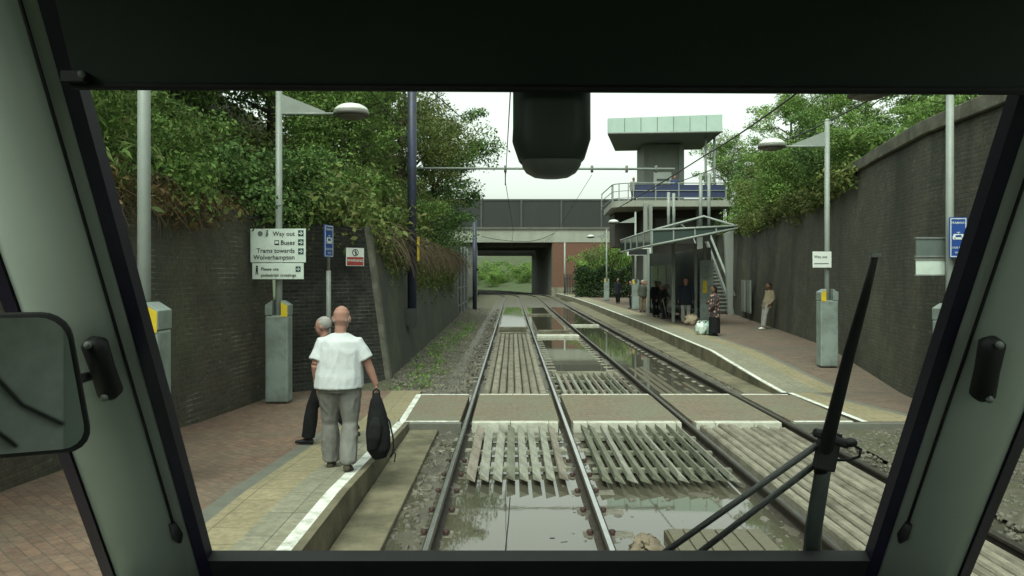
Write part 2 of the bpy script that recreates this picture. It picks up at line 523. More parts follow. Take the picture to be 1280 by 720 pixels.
# ground, banks
g = MB()
n = 40
gx = [-300 + 600 * i / n for i in range(n + 1)]
gy = [-60 + 560 * i / n for i in range(n + 1)]
g.add([(x, y, -0.34) for y in gy for x in gx], [(j * (n + 1) + i, j * (n + 1) + i + 1, (j + 1) * (n + 1) + i + 1, (j + 1) * (n + 1) + i) for j in range(n) for i in range(n)])
tag(g.build('ground', M['grassland']), 'rough grassy ground spreading out to the horizon', 'ground', kind='structure')


def sheet(xs, ys, zf, m, name):
    b = MB()
    nx, ny = len(xs), len(ys)
    b.add([(x, y, zf(x, y)) for y in ys for x in xs], [(j * nx + i, j * nx + i + 1, (j + 1) * nx + i + 1, (j + 1) * nx + i) for j in range(ny - 1) for i in range(nx - 1)], 0, True)
    return b.build(name, m, recalc=False)


def frange(a, b, st):
    k = max(1, int(round((b - a) / st)))
    return [a + (b - a) * i / k for i in range(k + 1)]


def wall_left_x(y):
    if y < 11.5: return -4.75
    if y < 14.8: return -4.75 + (y - 11.5) / 3.3 * 0.4
    if y < 16.5: return -4.35 + (y - 14.8) / 1.7 * 1.79
    return -2.56 - (y - 16.5) * 0.011


WALL_R = [(7.0, -4), (7.0, 11.5), (7.2, 14.5), (8.84, 23.3), (11.2, 40), (12.6, 50)]


def wall_right_x(y):
    for (x0, y0), (x1, y1) in zip(WALL_R, WALL_R[1:]):
        if y <= y1: return x0 + (x1 - x0) * (y - y0) / (y1 - y0)
    return 12.6 + (y - 50) * 0.14


def bank_left_z(x, y):
    d = max(0.0, wall_left_x(y) - 0.55 - x)
    if 14.0 < y < 21: d = max(0.0, d - (21 - y) * 0.45)
    return 3.05 + min(d * 0.75, 7.5) + fbm(x, y, 0.4) * 0.35


def bank_right_z(x, y):
    d = max(0.0, x - wall_right_x(y) - 0.5)
    return 4.7 + min(d * 0.55, 6.0) + fbm(x, y, 0.4, 3) * 0.3


b = MB()
ys = frange(-4, 92, .8)
K = 16
vs = []
for y in ys:
    x0 = wall_left_x(y) - 0.45 - (.5 if 14 < y < 19 else 0)
    for k in range(K): 
        x = x0 - k * k * 0.12
        vs.append((x, y, bank_left_z(x, y) if k else 3.0))
b.add(vs, [(j * K + i, j * K + i + 1, (j + 1) * K + i + 1, (j + 1) * K + i) for j in range(len(ys) - 1) for i in range(K - 1)], 0, True)
tag(b.build('left_bank', M['soil']), 'leaf-littered bank rising behind the left retaining wall', 'bank', kind='structure')
b = MB()
vs = []
ys = frange(-4, 92, 1.6)
for y in ys:
    x0 = wall_right_x(y) + 0.4
    for k in range(K):
        x = x0 + k * k * 0.12
        vs.append((x, y, bank_right_z(x, y) if k else 4.7))
b.add(vs, [(j * K + i, j * K + i + 1, (j + 1) * K + i + 1, (j + 1) * K + i) for j in range(len(ys) - 1) for i in range(K - 1)], 0, True)
tag(b.build('right_bank', M['soil']), 'earth bank rising behind the tall right retaining wall', 'bank', kind='structure')
# far bank seen through the bridge
b = MB()
xs, ys = frange(-40, 40, 2.5), frange(128, 220, 4)
far = sheet(xs, ys, lambda x, y: -0.3 + max(0, (y - 132) * 0.10 + x * 0.09) + fbm(x, y, 0.15) * 0.5, M['grassland'], 'far_bank')
tag(far, 'green bank closing the view beyond the bridge', 'bank', kind='structure')


# track bed
def bed_near(x, y):
    h = -0.176 + fbm(x, y, 2.2, 1) * 0.018 + fbm(x, y, 9, 4) * 0.008
    for c in (CX1 - HALF, CX1 + HALF, CX2 - HALF, CX2 + HALF):
        h += 0.035 * math.exp(-((x - c) / 0.17) ** 2)
    if x < CX1 - HALF - 0.12: h += 0.03
    if 0.95 < x < 2.6:                                     # silt between the tracks
        h += 0.028 * math.exp(-((x - 1.85) / 0.6) ** 2) * (1 if y < 7.1 or y > 8.3 else 0.35)
    if CX1 - HALF + .16 < x < CX1 + HALF - .16: h -= 0.045
    return h


def bed_far(x, y):
    h = -0.182 + fbm(x, y, 0.8, 1) * 0.02 + fbm(x, y, 4, 4) * 0.008
    for c in (CX1 - HALF, CX1 + HALF, CX2 - HALF, CX2 + HALF):
        h += 0.05 * math.exp(-((x - c) / 0.20) ** 2)
    if y > 56: h += min(0.08, (y - 56) * 0.01)
    if x < CX1 - HALF - 0.15: h += min(0.10, (CX1 - HALF - 0.15 - x) * 0.25)
    if x > CX2 + HALF + 0.1: h += 0.06
    return h


o = sheet(frange(-1.2, 4.75, 0.05), frange(2.0, 15.0, 0.06), bed_near, M['mud'], 'track_bed')
tag(o, 'muddy flooded track bed in front of the foot crossing', 'track bed', kind='structure')
o = sheet(frange(-1.4, 4.75, 0.12), frange(15.0, 84, 0.3), bed_far, M['mud'], 'track_bed')
tag(o, 'flooded track bed running from the foot crossing towards the bridge', 'track bed', kind='structure')
b = MB()
rows = [82 + 2.5 * i for i in range(0, 34)]
vs = []
for s in rows:
    for x in (-2.0, -0.7, 0.055, 0.81, 1.7, 2.65, 3.4, 4.15, 5.2):
        p, _ = trk(x, s)
        vs.append((p.x, p.y, -0.12))
b.add(vs, [(j * 9 + i, j * 9 + i + 1, (j + 1) * 9 + i + 1, (j + 1) * 9 + i) for j in range(len(rows) - 1) for i in range(8)])
tag(b.build('track_bed', M['gravelbed']), 'dry ballasted track bed curving left under the bridge', 'track bed', kind='structure')
b = MB()
b.add([(-1.12, 2, -0.144), (4.6, 2, -0.144), (4.6, 80, -0.144), (-1.12, 80, -0.144)], [(0, 1, 2, 3)])
tag(b.build('flood_water', M['water'], recalc=False), 'still brown flood water lying between the rails', 'water', kind='structure')

# left side strip between the near track and the wall, beyond the crossing
b = MB()
ys = frange(15.0, 92, 0.5)
K = 12
vs = []
for y in ys:
    x1 = -1.25
    x0 = wall_left_x(max(y, 16.5)) - 0.35 if y > 16 else -3.6
    for k in range(K):
        t = k / (K - 1)
        x = x0 + (x1 - x0) * t
        vs.append((x, y, -0.10 + 0.20 * (1 - t) ** 1.2 * min(1, (y - 14.9) / 1.5) + fbm(x, y, 1.4, 9) * 0.04 * (1 - t)))
b.add(vs, [(j * K + i, j * K + i + 1, (j + 1) * K + i + 1, (j + 1) * K + i) for j in range(len(ys) - 1) for i in range(K - 1)], 0, True)
tag(b.build('gravel_verge', M['gravelbed'], recalc=False), 'weedy gravel verge at the foot of the left wall', 'verge', kind='structure')
o = sheet(frange(4.7, 7.05, 0.2), frange(2, 12.1, 0.3), lambda x, y: -0.12 + (x - 4.7) * 0.045 + fbm(x, y, 1.3, 2) * 0.03, M['gravelbed'], 'gravel_verge')
tag(o, 'gravel verge in front of the right end of the foot crossing', 'verge', kind='structure')

# left concrete channel beside the near platform, and its run on beyond the crossing
b = MB()
for i in range(9):
    y0 = 2.2 + i * 1.1
    b.bx(-1.53, -1.10, y0, y0 + 1.092, -0.30, -0.085 + rng.uniform(-.006, .006))
b.build('cable_trough', M['edge'], bevel=0.012)
tag(bpy.data.objects['cable_trough'], 'concrete cable trough lids below the left platform edge', 'trough')


# ---------------------------------------------------------- platforms
def left_z(y):
    if y < 7.5: return 0.185
    if y < 12.0: return 0.185 * (12.0 - y) / 4.5
    return 0.0


XL = [(-4.95, 0), (-3.9, 0), (-2.66, 1), (-2.50, 2), (-2.08, 3), (-1.735, 4), (-1.635, 5), (-1.555, None)]


def band_mesh(name, ys, edges, zf, mats, drop=-0.32, side=-1):
    """a paved strip: EDGES(y) gives the x of every band limit; the last edge drops as a vertical face"""
    b = MB()
    k = len(edges(ys[0]))
    vs = []
    for y in ys:
        e = edges(y)
        for x in e: vs.append((x, y, zf(y)))
        vs.append((e[side] if side == -1 else e[0], y, drop))
    w = k + 1
    for j in range(len(ys) - 1):
        pass
    b.add(vs, [], 0)
    for j in range(len(ys) - 1):
        for i in range(k - 1):
            b.f.append([j * w + i, j * w + i + 1, (j + 1) * w + i + 1, (j + 1) * w + i]); b.m.append(mats[i]); b.sm.append(False)
        e = k - 1 if side == -1 else 0
        b.f.append([j * w + e, j * w + k, (j + 1) * w + k, (j + 1) * w + e]); b.m.append(mats[-1]); b.sm.append(False)
    return b


PM = [M['paving_l'], M['greyband'], M['tactile'], M['slab'], M['white'], M['edge'], M['paving_r']]
ys = frange(1.0, 7.5, 0.6) + frange(8.0, 12.1, 0.5)
b = band_mesh('p', ys, lambda y: [-5.0, -2.66, -2.50, -2.08, -1.735, -1.622, -1.545], left_z, [0, 1, 2, 3, 4, 5, 5])
pl = b.build('platform', PM, recalc=False)
tag(pl, 'left tram platform of red blocks with a buff tactile strip and white edge line', 'platform', kind='structure')
b = band_mesh('p', frange(12.1, 15.35, 0.5), lambda y: [-5.0, -2.9, -2.75, -2.30, -1.79, -1.735, -1.725], left_z, [0, 0, 0, 2, 2, 1, 5])
o = b.build('crossing_approach', PM, recalc=False)
tag(o, 'red and buff paved approach at the left end of the foot crossing', 'path', kind='structure')


def right_z(y):
    if y < 15.2: return 0.0
    if y < 21: return 0.25 * (y - 15.2) / 5.8
    return 0.25


def right_e(y):
    pts = [(12.1, 5.10), (15, 5.06), (16.7, 5.06), (22.4, 5.19), (28, 5.32), (37, 5.42), (56, 5.56), (74, 5.50), (84, 5.2), (92, 4.8)]
    for (y0, x0), (y1, x1) in zip(pts, pts[1:]):
        if y <= y1: return x0 + (x1 - x0) * (y - y0) / (y1 - y0)
    return pts[-1][1]


ys = frange(15.1, 22, 0.5) + frange(23, 90, 1.5)
b = band_mesh('p', ys, lambda y: [right_e(y) + d for d in (0, .035, .13, .80, 1.22, 1.34)] + [max(wall_right_x(y) + .3, right_e(y) + 2)], right_z, [5, 4, 3, 2, 1, 6, 5], side=0)
o = b.build('platform', PM, recalc=False)
tag(o, 'right tram platform with white edge line curving away to the bridge', 'platform', kind='structure')
b = band_mesh('p', frange(12.1, 15.1, 0.5), lambda y: [5.2 + (15 - y) * .03, 5.30 + (15 - y) * .03, 5.65 + (15.1 - y) * .22, 5.8 + (15.1 - y) * .22, wall_right_x(y) + .3], lambda y: -0.002, [4, 2, 1, 6, 5], side=0, drop=-.2)
o = b.build('crossing_approach', PM, recalc=False)
tag(o, 'buff and red paved approach at the right end of the foot crossing', 'path', kind='structure')
# ledge at the foot of the right platform
b = MB()
for i in range(28):
    y0 = 15.05 + i * 2.0
    xa = right_e(y0 + 1)
    b.bx(4.56, xa + .08, y0, y0 + 1.99, -0.3, -0.085 + rng.uniform(-.006, .006))
tag(b.build('cable_trough', M['edge'], bevel=0.012), 'long concrete cable trough below the right platform edge', 'trough')

# ---------------------------------------------------------- the foot crossing
cr = MB()
for x0, x1 in ((-1.72, -.79), (-.61, .72), (.90, 2.56), (2.74, 4.06), (4.25, 5.19)):
    cr.bx(x0, x1, 12.16, 14.84, -0.25, -0.004)
o = cr.build('foot_crossing', M['paving_c'], bevel=0.006)
tag(o, 'paved foot crossing laid across both tram tracks', 'path', kind='structure')
kb = MB()
for y0, y1 in ((11.98, 12.15), (14.85, 14.95)):
    x = -0.60
    while x < 4.02:
        w = rng.choice([0.62, 0.58, 0.75])
        x1 = min(x + w, 4.05)
        for a, c in ((-.60, .70), (.92, 2.55), (2.76, 4.05)):
            s, e = max(x, a), min(x1, c)
            if e - s > .06: kb.bx(s, e - .008, y0, y1, -0.25, 0.002 if y0 < 13 else -.001)
        x = x1
kbo = kb.build('kerb', M['kerb'], o, bevel=0.006)
wb = MB()
wb.bx(-1.70, -.80, 12.09, 12.155, -0.2, 0.001)
wb.bx(-1.74, -.80, 14.845, 14.91, -0.2, 0.001)
wb.add([(-1.715, 12.16, .001), (-1.62, 12.16, .001), (-1.68, 14.84, .001), (-1.775, 14.84, .001)], [(0, 1, 2, 3)])
wb.bx(4.27, 5.16, 12.09, 12.155, -0.2, 0.001)
wb.bx(4.27, 5.12, 14.845, 14.91, -0.2, 0.001)
wb.build('white_line', M['white'], o)
wb = MB()
wb.bx(-1.70, -.76, 11.93, 12.085, -.25, -.006)
wb.bx(4.2, 6.9, 11.93, 12.085, -.25, -.006)
wb.build('grey_kerb', M['greyband'], o)


# ---------------------------------------------------------- rails
def rail(x, top, label):
    prof = [(-.022, 0), (.020, 0), (.036, -.012), (.036, -.038), (.012, -.055), (.012, -.125), (.07, -.14), (.07, -.155), (-.07, -.155), (-.07, -.14), (-.012, -.125), (-.012, -.055), (-.036, -.038), (-.036, -.012)]
    b = MB()
    k = len(prof)
    vs = []
    for s in S_LINE:
        p, a = trk(x, s)
        c, d = math.cos(a), math.sin(a)
        for u, z in prof: vs.append((p.x + u * c, p.y + u * d, z))
    b.add(vs, [])
    for j in range(len(S_LINE) - 1):
        for i in range(k):
            i2 = (i + 1) % k
            b.f.append([j * k + i, j * k + i2, (j + 1) * k + i2, (j + 1) * k + i]); b.m.append(0 if i == 0 else 1); b.sm.append(False)
    o = b.build('rail', [top, M['railside']])
    return tag(o, label, 'rail', 'running rails of the two tracks')


rail(CX1 - HALF, M['railtop'], 'polished steel rail nearest the left platform')
rail(CX1 + HALF, M['railtop'], 'polished steel rail ending at the right of the flooded near track')
rail(CX2 - HALF, M['railtop2'], 'dull steel rail on the left of the far boarded track')
rail(CX2 + HALF, M['railtop2'], 'dull steel rail nearest the right platform')

# sleepers: raised rail seats stand out of the water, the middle lies under it
def sleeper_mesh(clips):
    b = MB()
    xs = [(-1.10, -.165), (-1.04, -.140), (-.60, -.140), (-.52, -.175), (.52, -.175), (.60, -.140), (1.04, -.140), (1.10, -.165)]
    poly = [(x, -.10, z) for x, z in xs] + [(1.10, -.10, -.33), (-1.10, -.10, -.33)]
    b.prism(poly, (0, .20, 0))
    return b


sb = sleeper_mesh(False)
root = empty('sleeper', (CX1, 6.56, 0), 0, 'concrete sleeper of the near track with raised rail seats and rusty clips', 'sleeper', 'sleepers of the near track')
sb.build('body', M['sleeper_mud'], root, bevel=0.01)
for sx in (-HALF, HALF):
    for dx in (-.10, .10):
        c = MB()
        c.tube([(sx + dx, -.05, -.135), (sx + dx, .05, -.135)], .022, 7)
        c.ball((sx + dx, 0, -.118), (.035, .03, .022), 8)
        c.build('rail_clip', M['clip'], root)
simple = sb.build('sleeper', M['sleeper'])
simple.location = (CX2, 15.66, 0)
tag(simple, 'concrete sleeper of the far track with raised rail seats', 'sleeper', 'sleepers of the far track')
for i in range(-3, 125):
    y = 6.56 + .7 * i
    for cx, src in ((CX1, root), (CX2, simple)):
        if i == 0 or 11.9 < y < 15.1: continue
        if cx == CX2 and i <= 13: continue
        if cx == CX1 and i < 6: c = copy_tree(root)
        else:
            c = simple.copy(); COL.objects.link(c)
            if cx == CX1:
                c['label'] = 'bare concrete sleeper of the near track beyond the foot crossing'
                c['group'] = 'sleepers of the near track beyond the crossing'
        p, a = trk(cx, y) if cx == CX1 else trk(cx, y)
        c.location = (p.x, p.y, 0)
        c.rotation_euler = (0, 0, a)


# ---------------------------------------------------------- timber guards and boards
def guard(xs, y0, y1, label, group=None, zt=0.005, w=.100, h=.075, cross=3, mats=None, under=True):
    root = empty('trespass_guard', ((xs[0] + xs[-1]) / 2, y0, 0), 0, label, 'trespass guard', group)
    og = root.location
    for i, x in enumerate(xs):
        a = rng.uniform(-.02, .02)
        e0, e1 = y0 + rng.uniform(-.05, .05), y1 + rng.uniform(-.03, .03)
        zz = zt + rng.uniform(-.006, .006)
        b = MB()
        # right-angled section: upright face on the left, slope falling to the right; ends cut on the splay
        sec = [(x - w / 2, zz), (x + w / 2, zz - h), (x - w / 2, zz - h)]
        va = [(sec[0][0], e0 + .0, sec[0][1]), (sec[1][0], e0 - .16, sec[1][1]), (sec[2][0], e0 + .0, sec[2][1])]
        vb = [(sec[0][0] + a, e1 + .0, sec[0][1]), (sec[1][0] + a, e1 + .05, sec[1][1]), (sec[2][0] + a, e1 + .0, sec[2][1])]
        b.add(va + vb, [(0, 1, 4, 3), (1, 2, 5, 4), (2, 0, 3, 5), (0, 2, 1), (3, 4, 5)])
        b.build('bar', (mats or [M['timber_g']])[i % len(mats or [1])], root, og)
    for k in range(cross):
        y = y0 + (y1 - y0) * (k + .6) / (cross + .2)
        b = MB().bx(xs[0] - .10, xs[-1] + .12, y - .045, y + .045, zt - h - .05, zt - h - .004)
        b.build('cross_rail', M['timber_g3'], root, og)
    return root


GM = [M['timber_g'], M['timber_g2'], M['timber_g'], M['timber_g3']]
guard([CX1 - .515 + .149 * i for i in range(8)], 8.98, 11.86, 'eight pale pointed timber bars between the rails above the sky-reflecting puddle', 'timber trespass guards', mats=[M['timber_g2'], M['timber_g'], M['timber_g'], M['timber_g3'], M['timber_g'], M['timber_g'], M['timber_g'], M['timber_g2']])
guard([1.05 + .142 * i for i in range(11)], 8.9, 11.86, 'wide rack of pointed timber bars between the tracks before the crossing', 'timber trespass guards', mats=[M['timber_g3'], M['timber_g3'], M['timber_g'], M['timber_g3']])
guard([1.02 + .150 * i for i in range(10)], 15.05, 18.3, 'rack of pointed timber bars between the tracks just beyond the crossing', 'timber trespass guards', mats=GM, cross=2)


def boards(xs, w, y0, y1, label, m, z=-.012, th=.10, jit=.006):
    root = empty('timber_boarding', ((xs[0] + xs[-1]) / 2, y0, 0), 0, label, 'boarding', 'timber boarding between rails')
    for i, x in enumerate(xs):
        zz = z + rng.uniform(-jit, jit)
        e0, e1 = y0 + rng.uniform(0, .05), y1 - rng.uniform(0, .3)
        b = MB()
        # a bar with splayed shoulders and a flat worn top
        N = 14
        vs = []
        for k in range(N + 1):
            y = e0 + (e1 - e0) * k / N
            dx = rng.uniform(-.004, .004); dz = rng.uniform(-.004, .004)
            for u, v in ((-w * .5, -th), (-w * .44, -.022), (-w * .30, 0), (w * .30, 0), (w * .44, -.022), (w * .5, -th)):
                vs.append((x + u + dx, y, zz + v + dz))
        fs = [(k * 6 + i_, k * 6 + i_ + 1, (k + 1) * 6 + i_ + 1, (k + 1) * 6 + i_) for k in range(N) for i_ in range(5)]
        fs += [(5, 4, 3, 2, 1, 0), tuple(N * 6 + q for q in range(6))]
        b.add(vs, fs)
        b.build('board', m if not isinstance(m, list) else m[i % len(m)], root, root.location)
    return root


boards([CX1 - .545 + .155 * i for i in range(8)], .148, 15.0, 30.8, 'long run of eight weathered boards between the near rails beyond the crossing', [M['timber'], M['timber2'], M['timber']])
boards([CX2 - .545 + .137 * i for i in range(9)], .116, 3.6, 11.96, 'pale worn boarding filling the far track before the crossing', [M['timber2'], M['timber2'], M['timber']])
boards([CX2 - .535 + .153 * i for i in range(8)], .140, 15.0, 20.6, 'dark half-sunken boarding in the far track beyond the crossing', M['timber_d'], z=-.142, th=.05, jit=.014)


def beam(x0, x1, y, d, z, label, m):
    o = MB().bx(x0, x1, y, y + d, -.3, z).build('cross_beam', m, origin=(x0, y, -.3), bevel=.01)
    o.location = (x0, y, -.3)
    tag(o, label, 'beam', 'concrete beams across the flooded tracks')


beam(.95, 2.5, 18.45, .9, -.10, 'broad wet concrete beam behind the far rack of timber bars', M['conc'])
beam(.95, 2.55, 30.3, .8, -.06, 'pale concrete beam closing the brown puddle between the tracks', M['kerb'])
beam(1.1, 2.5, 33.4, .35, -.07, 'thin concrete beam second from the brown puddle between the tracks', M['conc'])
beam(.95, 2.55, 47.5, .6, -.07, 'distant concrete beam between the tracks level with the shelter', M['conc'])
beam(-.6, .7, 32.0, .45, -.06, 'concrete beam at the end of the near boards', M['conc'])
beam(-.6, .7, 35.4, .4, -.07, 'second concrete beam past the near boards', M['conc'])
beam(2.75, 4.05, 37.2, .4, -.07, 'concrete beam crossing the far flooded track', M['kerb'])

# ---------------------------------------------------------- retaining walls
def wall_strip(b, pts, z0, z1, lean, thick, side, m=0, mtop=None, step=1.0):
    """PTS: foot line in plan; leans back by LEAN at the top towards SIDE (+1 right, -1 left)"""
    vs = []
    L = len(pts)
    for i, (x, y) in enumerate(pts):
        a = Vector(pts[max(i - 1, 0)]); c = Vector(pts[min(i + 1, L - 1)])
        t = (c - a).normalized()
        nrm = Vector((t.y, -t.x)) * side
        z1i = z1(x, y) if callable(z1) else z1
        vs += [(x, y, z0), (x + nrm.x * lean, y + nrm.y * lean, z1i), (x + nrm.x * (lean + thick), y + nrm.y * (lean + thick), z1i), (x + nrm.x * (lean + thick), y + nrm.y * (lean + thick), z0)]
    b.add(vs, [])
    for j in range(L - 1):
        for i in range(4):
            i2 = (i + 1) % 4
            b.f.append([j * 4 + i, j * 4 + i2, (j + 1) * 4 + i2, (j + 1) * 4 + i])
            b.m.append(m if i != 1 else (m if mtop is None else mtop)); b.sm.append(False)
    b.f.append([0, 1, 2, 3]); b.m.append(m); b.sm.append(False)
    q = (L - 1) * 4
    b.f.append([q + 3, q + 2, q + 1, q]); b.m.append(m); b.sm.append(False)
    return b


def densify(pts, st=1.0):
    out = []
    for (x0, y0), (x1, y1) in zip(pts, pts[1:]):
        k = max(1, int(math.hypot(x1 - x0, y1 - y0) / st))
        for i in range(k): out.append((x0 + (x1 - x0) * i / k, y0 + (y1 - y0) * i / k))
    return out + [pts[-1]]


rl = empty('retaining_wall', (-4.75, 8, -.3), 0, 'old brick retaining wall with white streaked mortar behind the left platform', 'wall')
wall_strip(MB(), densify([(-4.75, -4), (-4.75, 11.5), (-4.35, 14.8)]), -.3, lambda x, y: 3.25 + fbm(x, y, .9) * .12, .12, .6, -1).build('brickwork', M['wall_l'], rl, rl.location)
rf = empty('retaining_wall', (-2.56, 16.5, -.3), 0, 'dark battered wall with a blue brick end and pale corner strip, left of the track', 'wall')
# end face towards the camera: from the recess to the battered corner
e = MB()
A, Bq = Vector((-4.32, 14.95, 0)), Vector((-2.56, 16.5, 0))
Ct = Vector((-3.05, 16.5, 3.2))
e.add([(A.x, A.y, -.3), (Bq.x, Bq.y, -.3), (Ct.x, Ct.y, 3.2), (A.x - .1, A.y, 3.2), (A.x, A.y + .9, -.3), (Bq.x, Bq.y + .45, -.3), (Ct.x, Ct.y + .45, 3.2), (A.x - .1, A.y + .9, 3.2)],
      [(0, 1, 2, 3), (5, 4, 7, 6), (3, 2, 6, 7), (1, 5, 6, 2), (4, 0, 3, 7)])
e.build('end_face', M['wall_f'], rf, rf.location)
q = MB()
q.add([(-2.56, 16.49, -.3), (-2.46, 16.52, -.3), (-2.95, 16.52, 3.22), (-3.05, 16.49, 3.22), (-2.56, 16.8, -.3), (-2.46, 16.8, -.3), (-2.95, 16.8, 3.22), (-3.05, 16.8, 3.22)],
      [(0, 1, 2, 3), (1, 5, 6, 2), (5, 4, 7, 6), (4, 0, 3, 7), (3, 2, 6, 7)])
q.build('corner_strip', M['coping'], rf, rf.location)
wall_strip(MB(), densify([(-2.50, 16.8), (-2.80, 43)]), -.3, 3.15, .49, .6, -1).build('rendered_face', M['render'], rf, rf.location)
rr = empty('retaining_wall', (7.2, 14.5, -.3), 0, 'tall weathered brick retaining wall with a stone coping behind the right platform', 'wall')
wall_strip(MB(), densify(WALL_R), -.3, 4.72, .25, .6, 1).build('brickwork', M['wall_r'], rr, rr.location)
cp = MB()
for (x0, y0), (x1, y1) in zip(densify(WALL_R, 1.5), densify(WALL_R, 1.5)[1:]):
    t = (Vector((x1, y1, 0)) - Vector((x0, y0, 0)))
    L_ = t.length; t.normalize()
    nn = Vector((t.y, -t.x, 0))
    c = Vector((x0, y0, 0)) + t * L_ / 2 + nn * .52
    cp.box((c.x, c.y, 4.86 + rng.uniform(-.01, .01)), (.70, L_ - .012, .26), 0, Matrix.Rotation(math.atan2(-t.x, t.y), 3, 'Z'))
cp.build('coping', M['coping'], rr, rr.location, bevel=.02)

# tall slatted steel screen beyond the left wall
fs = empty('steel_screen', (-2.95, 43.2, 0), 0, 'tall slatted steel screen between the left wall and the blue mast', 'fence')
for i in range(4):
    y = 43.2 + i * 3.1
    MB().bx(-3.0, -2.88, y, y + .10, -.3, 4.0).build('post', M['galv_d'], fs, fs.location)
sl = MB()
for i in range(46):
    y = 43.4 + i * .2
    sl.bx(-3.03, -3.0, y, y + .15, 0.0, 3.8 + .05 * (i % 2))
sl.build('slat_panel', M['parapet'], fs, fs.location)
for z in (.5, 1.5, 3.2):
    MB().bx(-2.997, -2.95, 43.3, 52.7, z, z + .08).build('rail', M['galv_d'], fs, fs.location)

# ---------------------------------------------------------- road bridge
br = empty('road_bridge', (0, 95, 0), 0, 'concrete road bridge with a dark panelled parapet and red brick abutment over the tracks', 'bridge')
bo = br.location
MB().bx(-22, 24, 95.0, 95.5, 6.2, 7.7).build('girder', M['beam'], br, bo)
MB().bx(-22, 24, 95.5, 113, 6.5, 7.9).build('deck', M['bridgedark'], br, bo)
MB().bx(-22, 24, 94.85, 95.6, 7.72, 8.0).build('deck_edge', M['bridgedark'], br, bo)
pa_ = MB().bx(-22, 24, 95.05, 95.2, 8.02, 11.15).build('parapet', M['parapet'], br, bo)
MB().bx(-22, 24, 94.98, 95.27, 11.16, 11.34).build('parapet_cap', M['cabdark'], pa_, bo)
for i in range(10):
    x = -18 + i * 4.75
    MB().bx(x, x + .22, 94.9, 95.04, 8.02, 11.15).build('parapet_post', M['cabdark'], pa_, bo)
for k in range(4):
    MB().bx(-22, 24, 97.5 + 4 * k, 98.2 + 4 * k, 5.7, 6.49).build('cross_girder', M['bridgedark'], br, bo)
MB().bx(-22, 24, 114, 118, 5.15, 8.2).build('rear_girder', M['bridgedark'], br, bo)
b = MB()
b.prism([(4.75, 95.3, -.3), (14, 95.3, -.3), (14, 118, -.3), (2.9, 118, -.3)], (0, 0, 6.5))
ra_ = b.build('right_abutment', M['bridgedark'], br, bo)
MB().bx(4.80, 16, 95.06, 95.28, .85, 6.18).build('brick_face', M['bridgebrick'], ra_, bo)
MB().bx(4.7, 16, 94.9, 95.29, -.3, .85).build('plinth', M['conc'], ra_, bo)
b = MB()
b.prism([(-14, 95.6, -.3), (-4.1, 95.6, -.3), (-4.5, 98, -.3), (-14, 118, -.3)], (0, 0, 6.5))
b.build('left_abutment', M['bridgedark'], br, bo)

# ---------------------------------------------------------- stair and lift building
sb_ = empty('station_building', (9.5, 50, .25), 0, 'two-storey station entrance building with a pale green flat roof and railed balcony', 'building')
so = sb_.location
b = MB()
b.prism([(6.0, 50, 11.1), (13.15, 50, 11.2), (13.15, 50, 12.3), (6.0, 50, 12.05)], (0, 0.25, 0))
rf_ = b.build('roof_fascia', M['copper'], sb_, so)
for i in range(1, 7):
    x = 6.0 + i * 7.15 / 7
    MB().bx(x, x + .03, 49.975, 49.998, 11.12 + i * .012, 12.03 + i * .03).build('seam', M['signback'], rf_, so)
MB().tube([(6.0, 49.93, 11.10), (13.15, 49.93, 11.2)], .06, 8).build('gutter', M['galv_d'], rf_, so)
b = MB()
b.add([(6.0, 50.25, 11.1), (13.15, 50.25, 11.2), (13.4, 57, 11.2), (7.35, 57, 11.1), (6.0, 50.25, 12.05), (13.15, 50.25, 12.3), (13.4, 57, 12.3), (7.35, 57, 12.05)],
      [(0, 1, 2, 3), (4, 5, 6, 7), (1, 2, 6, 5), (2, 3, 7, 6), (3, 0, 4, 7), (0, 1, 5, 4)])
b.build('roof', M['soffit'], sb_, so)
lt = MB().bx(8.9, 11.45, 54, 57, 7.0, 11.09).build('lift_tower', M['tower'], sb_, so)
MB().bx(11.25, 11.6, 53.9, 53.99, 7.0, 11.08).build('tower_edge', M['galv'], lt, so)
MB().bx(9.55, 10.75, 53.92, 53.99, 8.4, 9.2).build('lift_sign', M['signwhite'], lt, so)
MB().bx(9.75, 10.6, 53.88, 53.915, 8.6, 8.75).build('sign_band', M['signback'], lt, so)
for x in (12.35, 12.9):
    MB().tube([(x, 51, 7.0), (x, 51, 11.1)], .08, 8).build('roof_post', M['galv'], sb_, so)
# balcony, its left end rounded
def bal_poly(z):
    pts = [(13.9, 50.0, z), (13.9, 57.5, z), (6.6, 57.5, z)]
    for k in range(7):
        a = math.pi + (math.pi / 2) * k / 6
        pts.append((7.6 + 1.25 * math.cos(a), 51.25 + 1.25 * math.sin(a), z))
    return pts
bs = MB().prism(bal_poly(6.55), (0, 0, .38)).build('balcony_slab', M['beam'], sb_, so)
rp = [(6.4, 57, 0), (6.4, 51.25, 0)] + [(7.6 + 1.2 * math.cos(math.pi + math.pi / 2 * k / 6), 51.3 + 1.2 * math.sin(math.pi + math.pi / 2 * k / 6), 0) for k in range(1, 7)] + [(x, 50.1, 0) for x in (9.0, 10.45, 11.9, 13.4)]
for z in (7.1, 7.55, 8.02):
    MB().tube([(p[0], p[1], z) for p in rp], .025 if z < 8 else .035, 6).build('railing', M['galv'], bs, so)
for i, p in enumerate(rp):
    if i in (3, 5): continue
    MB().box((p[0], p[1], 7.48), (.06, .06, 1.1)).build('baluster', M['galv'], bs, so)
for x0, x1 in ((7.7, 8.95), (9.05, 10.4), (10.5, 11.85), (11.95, 13.35)):
    MB().bx(x0, x1, 50.14, 50.16, 7.14, 7.92).build('mesh_panel', M['bluepanel'], bs, so)
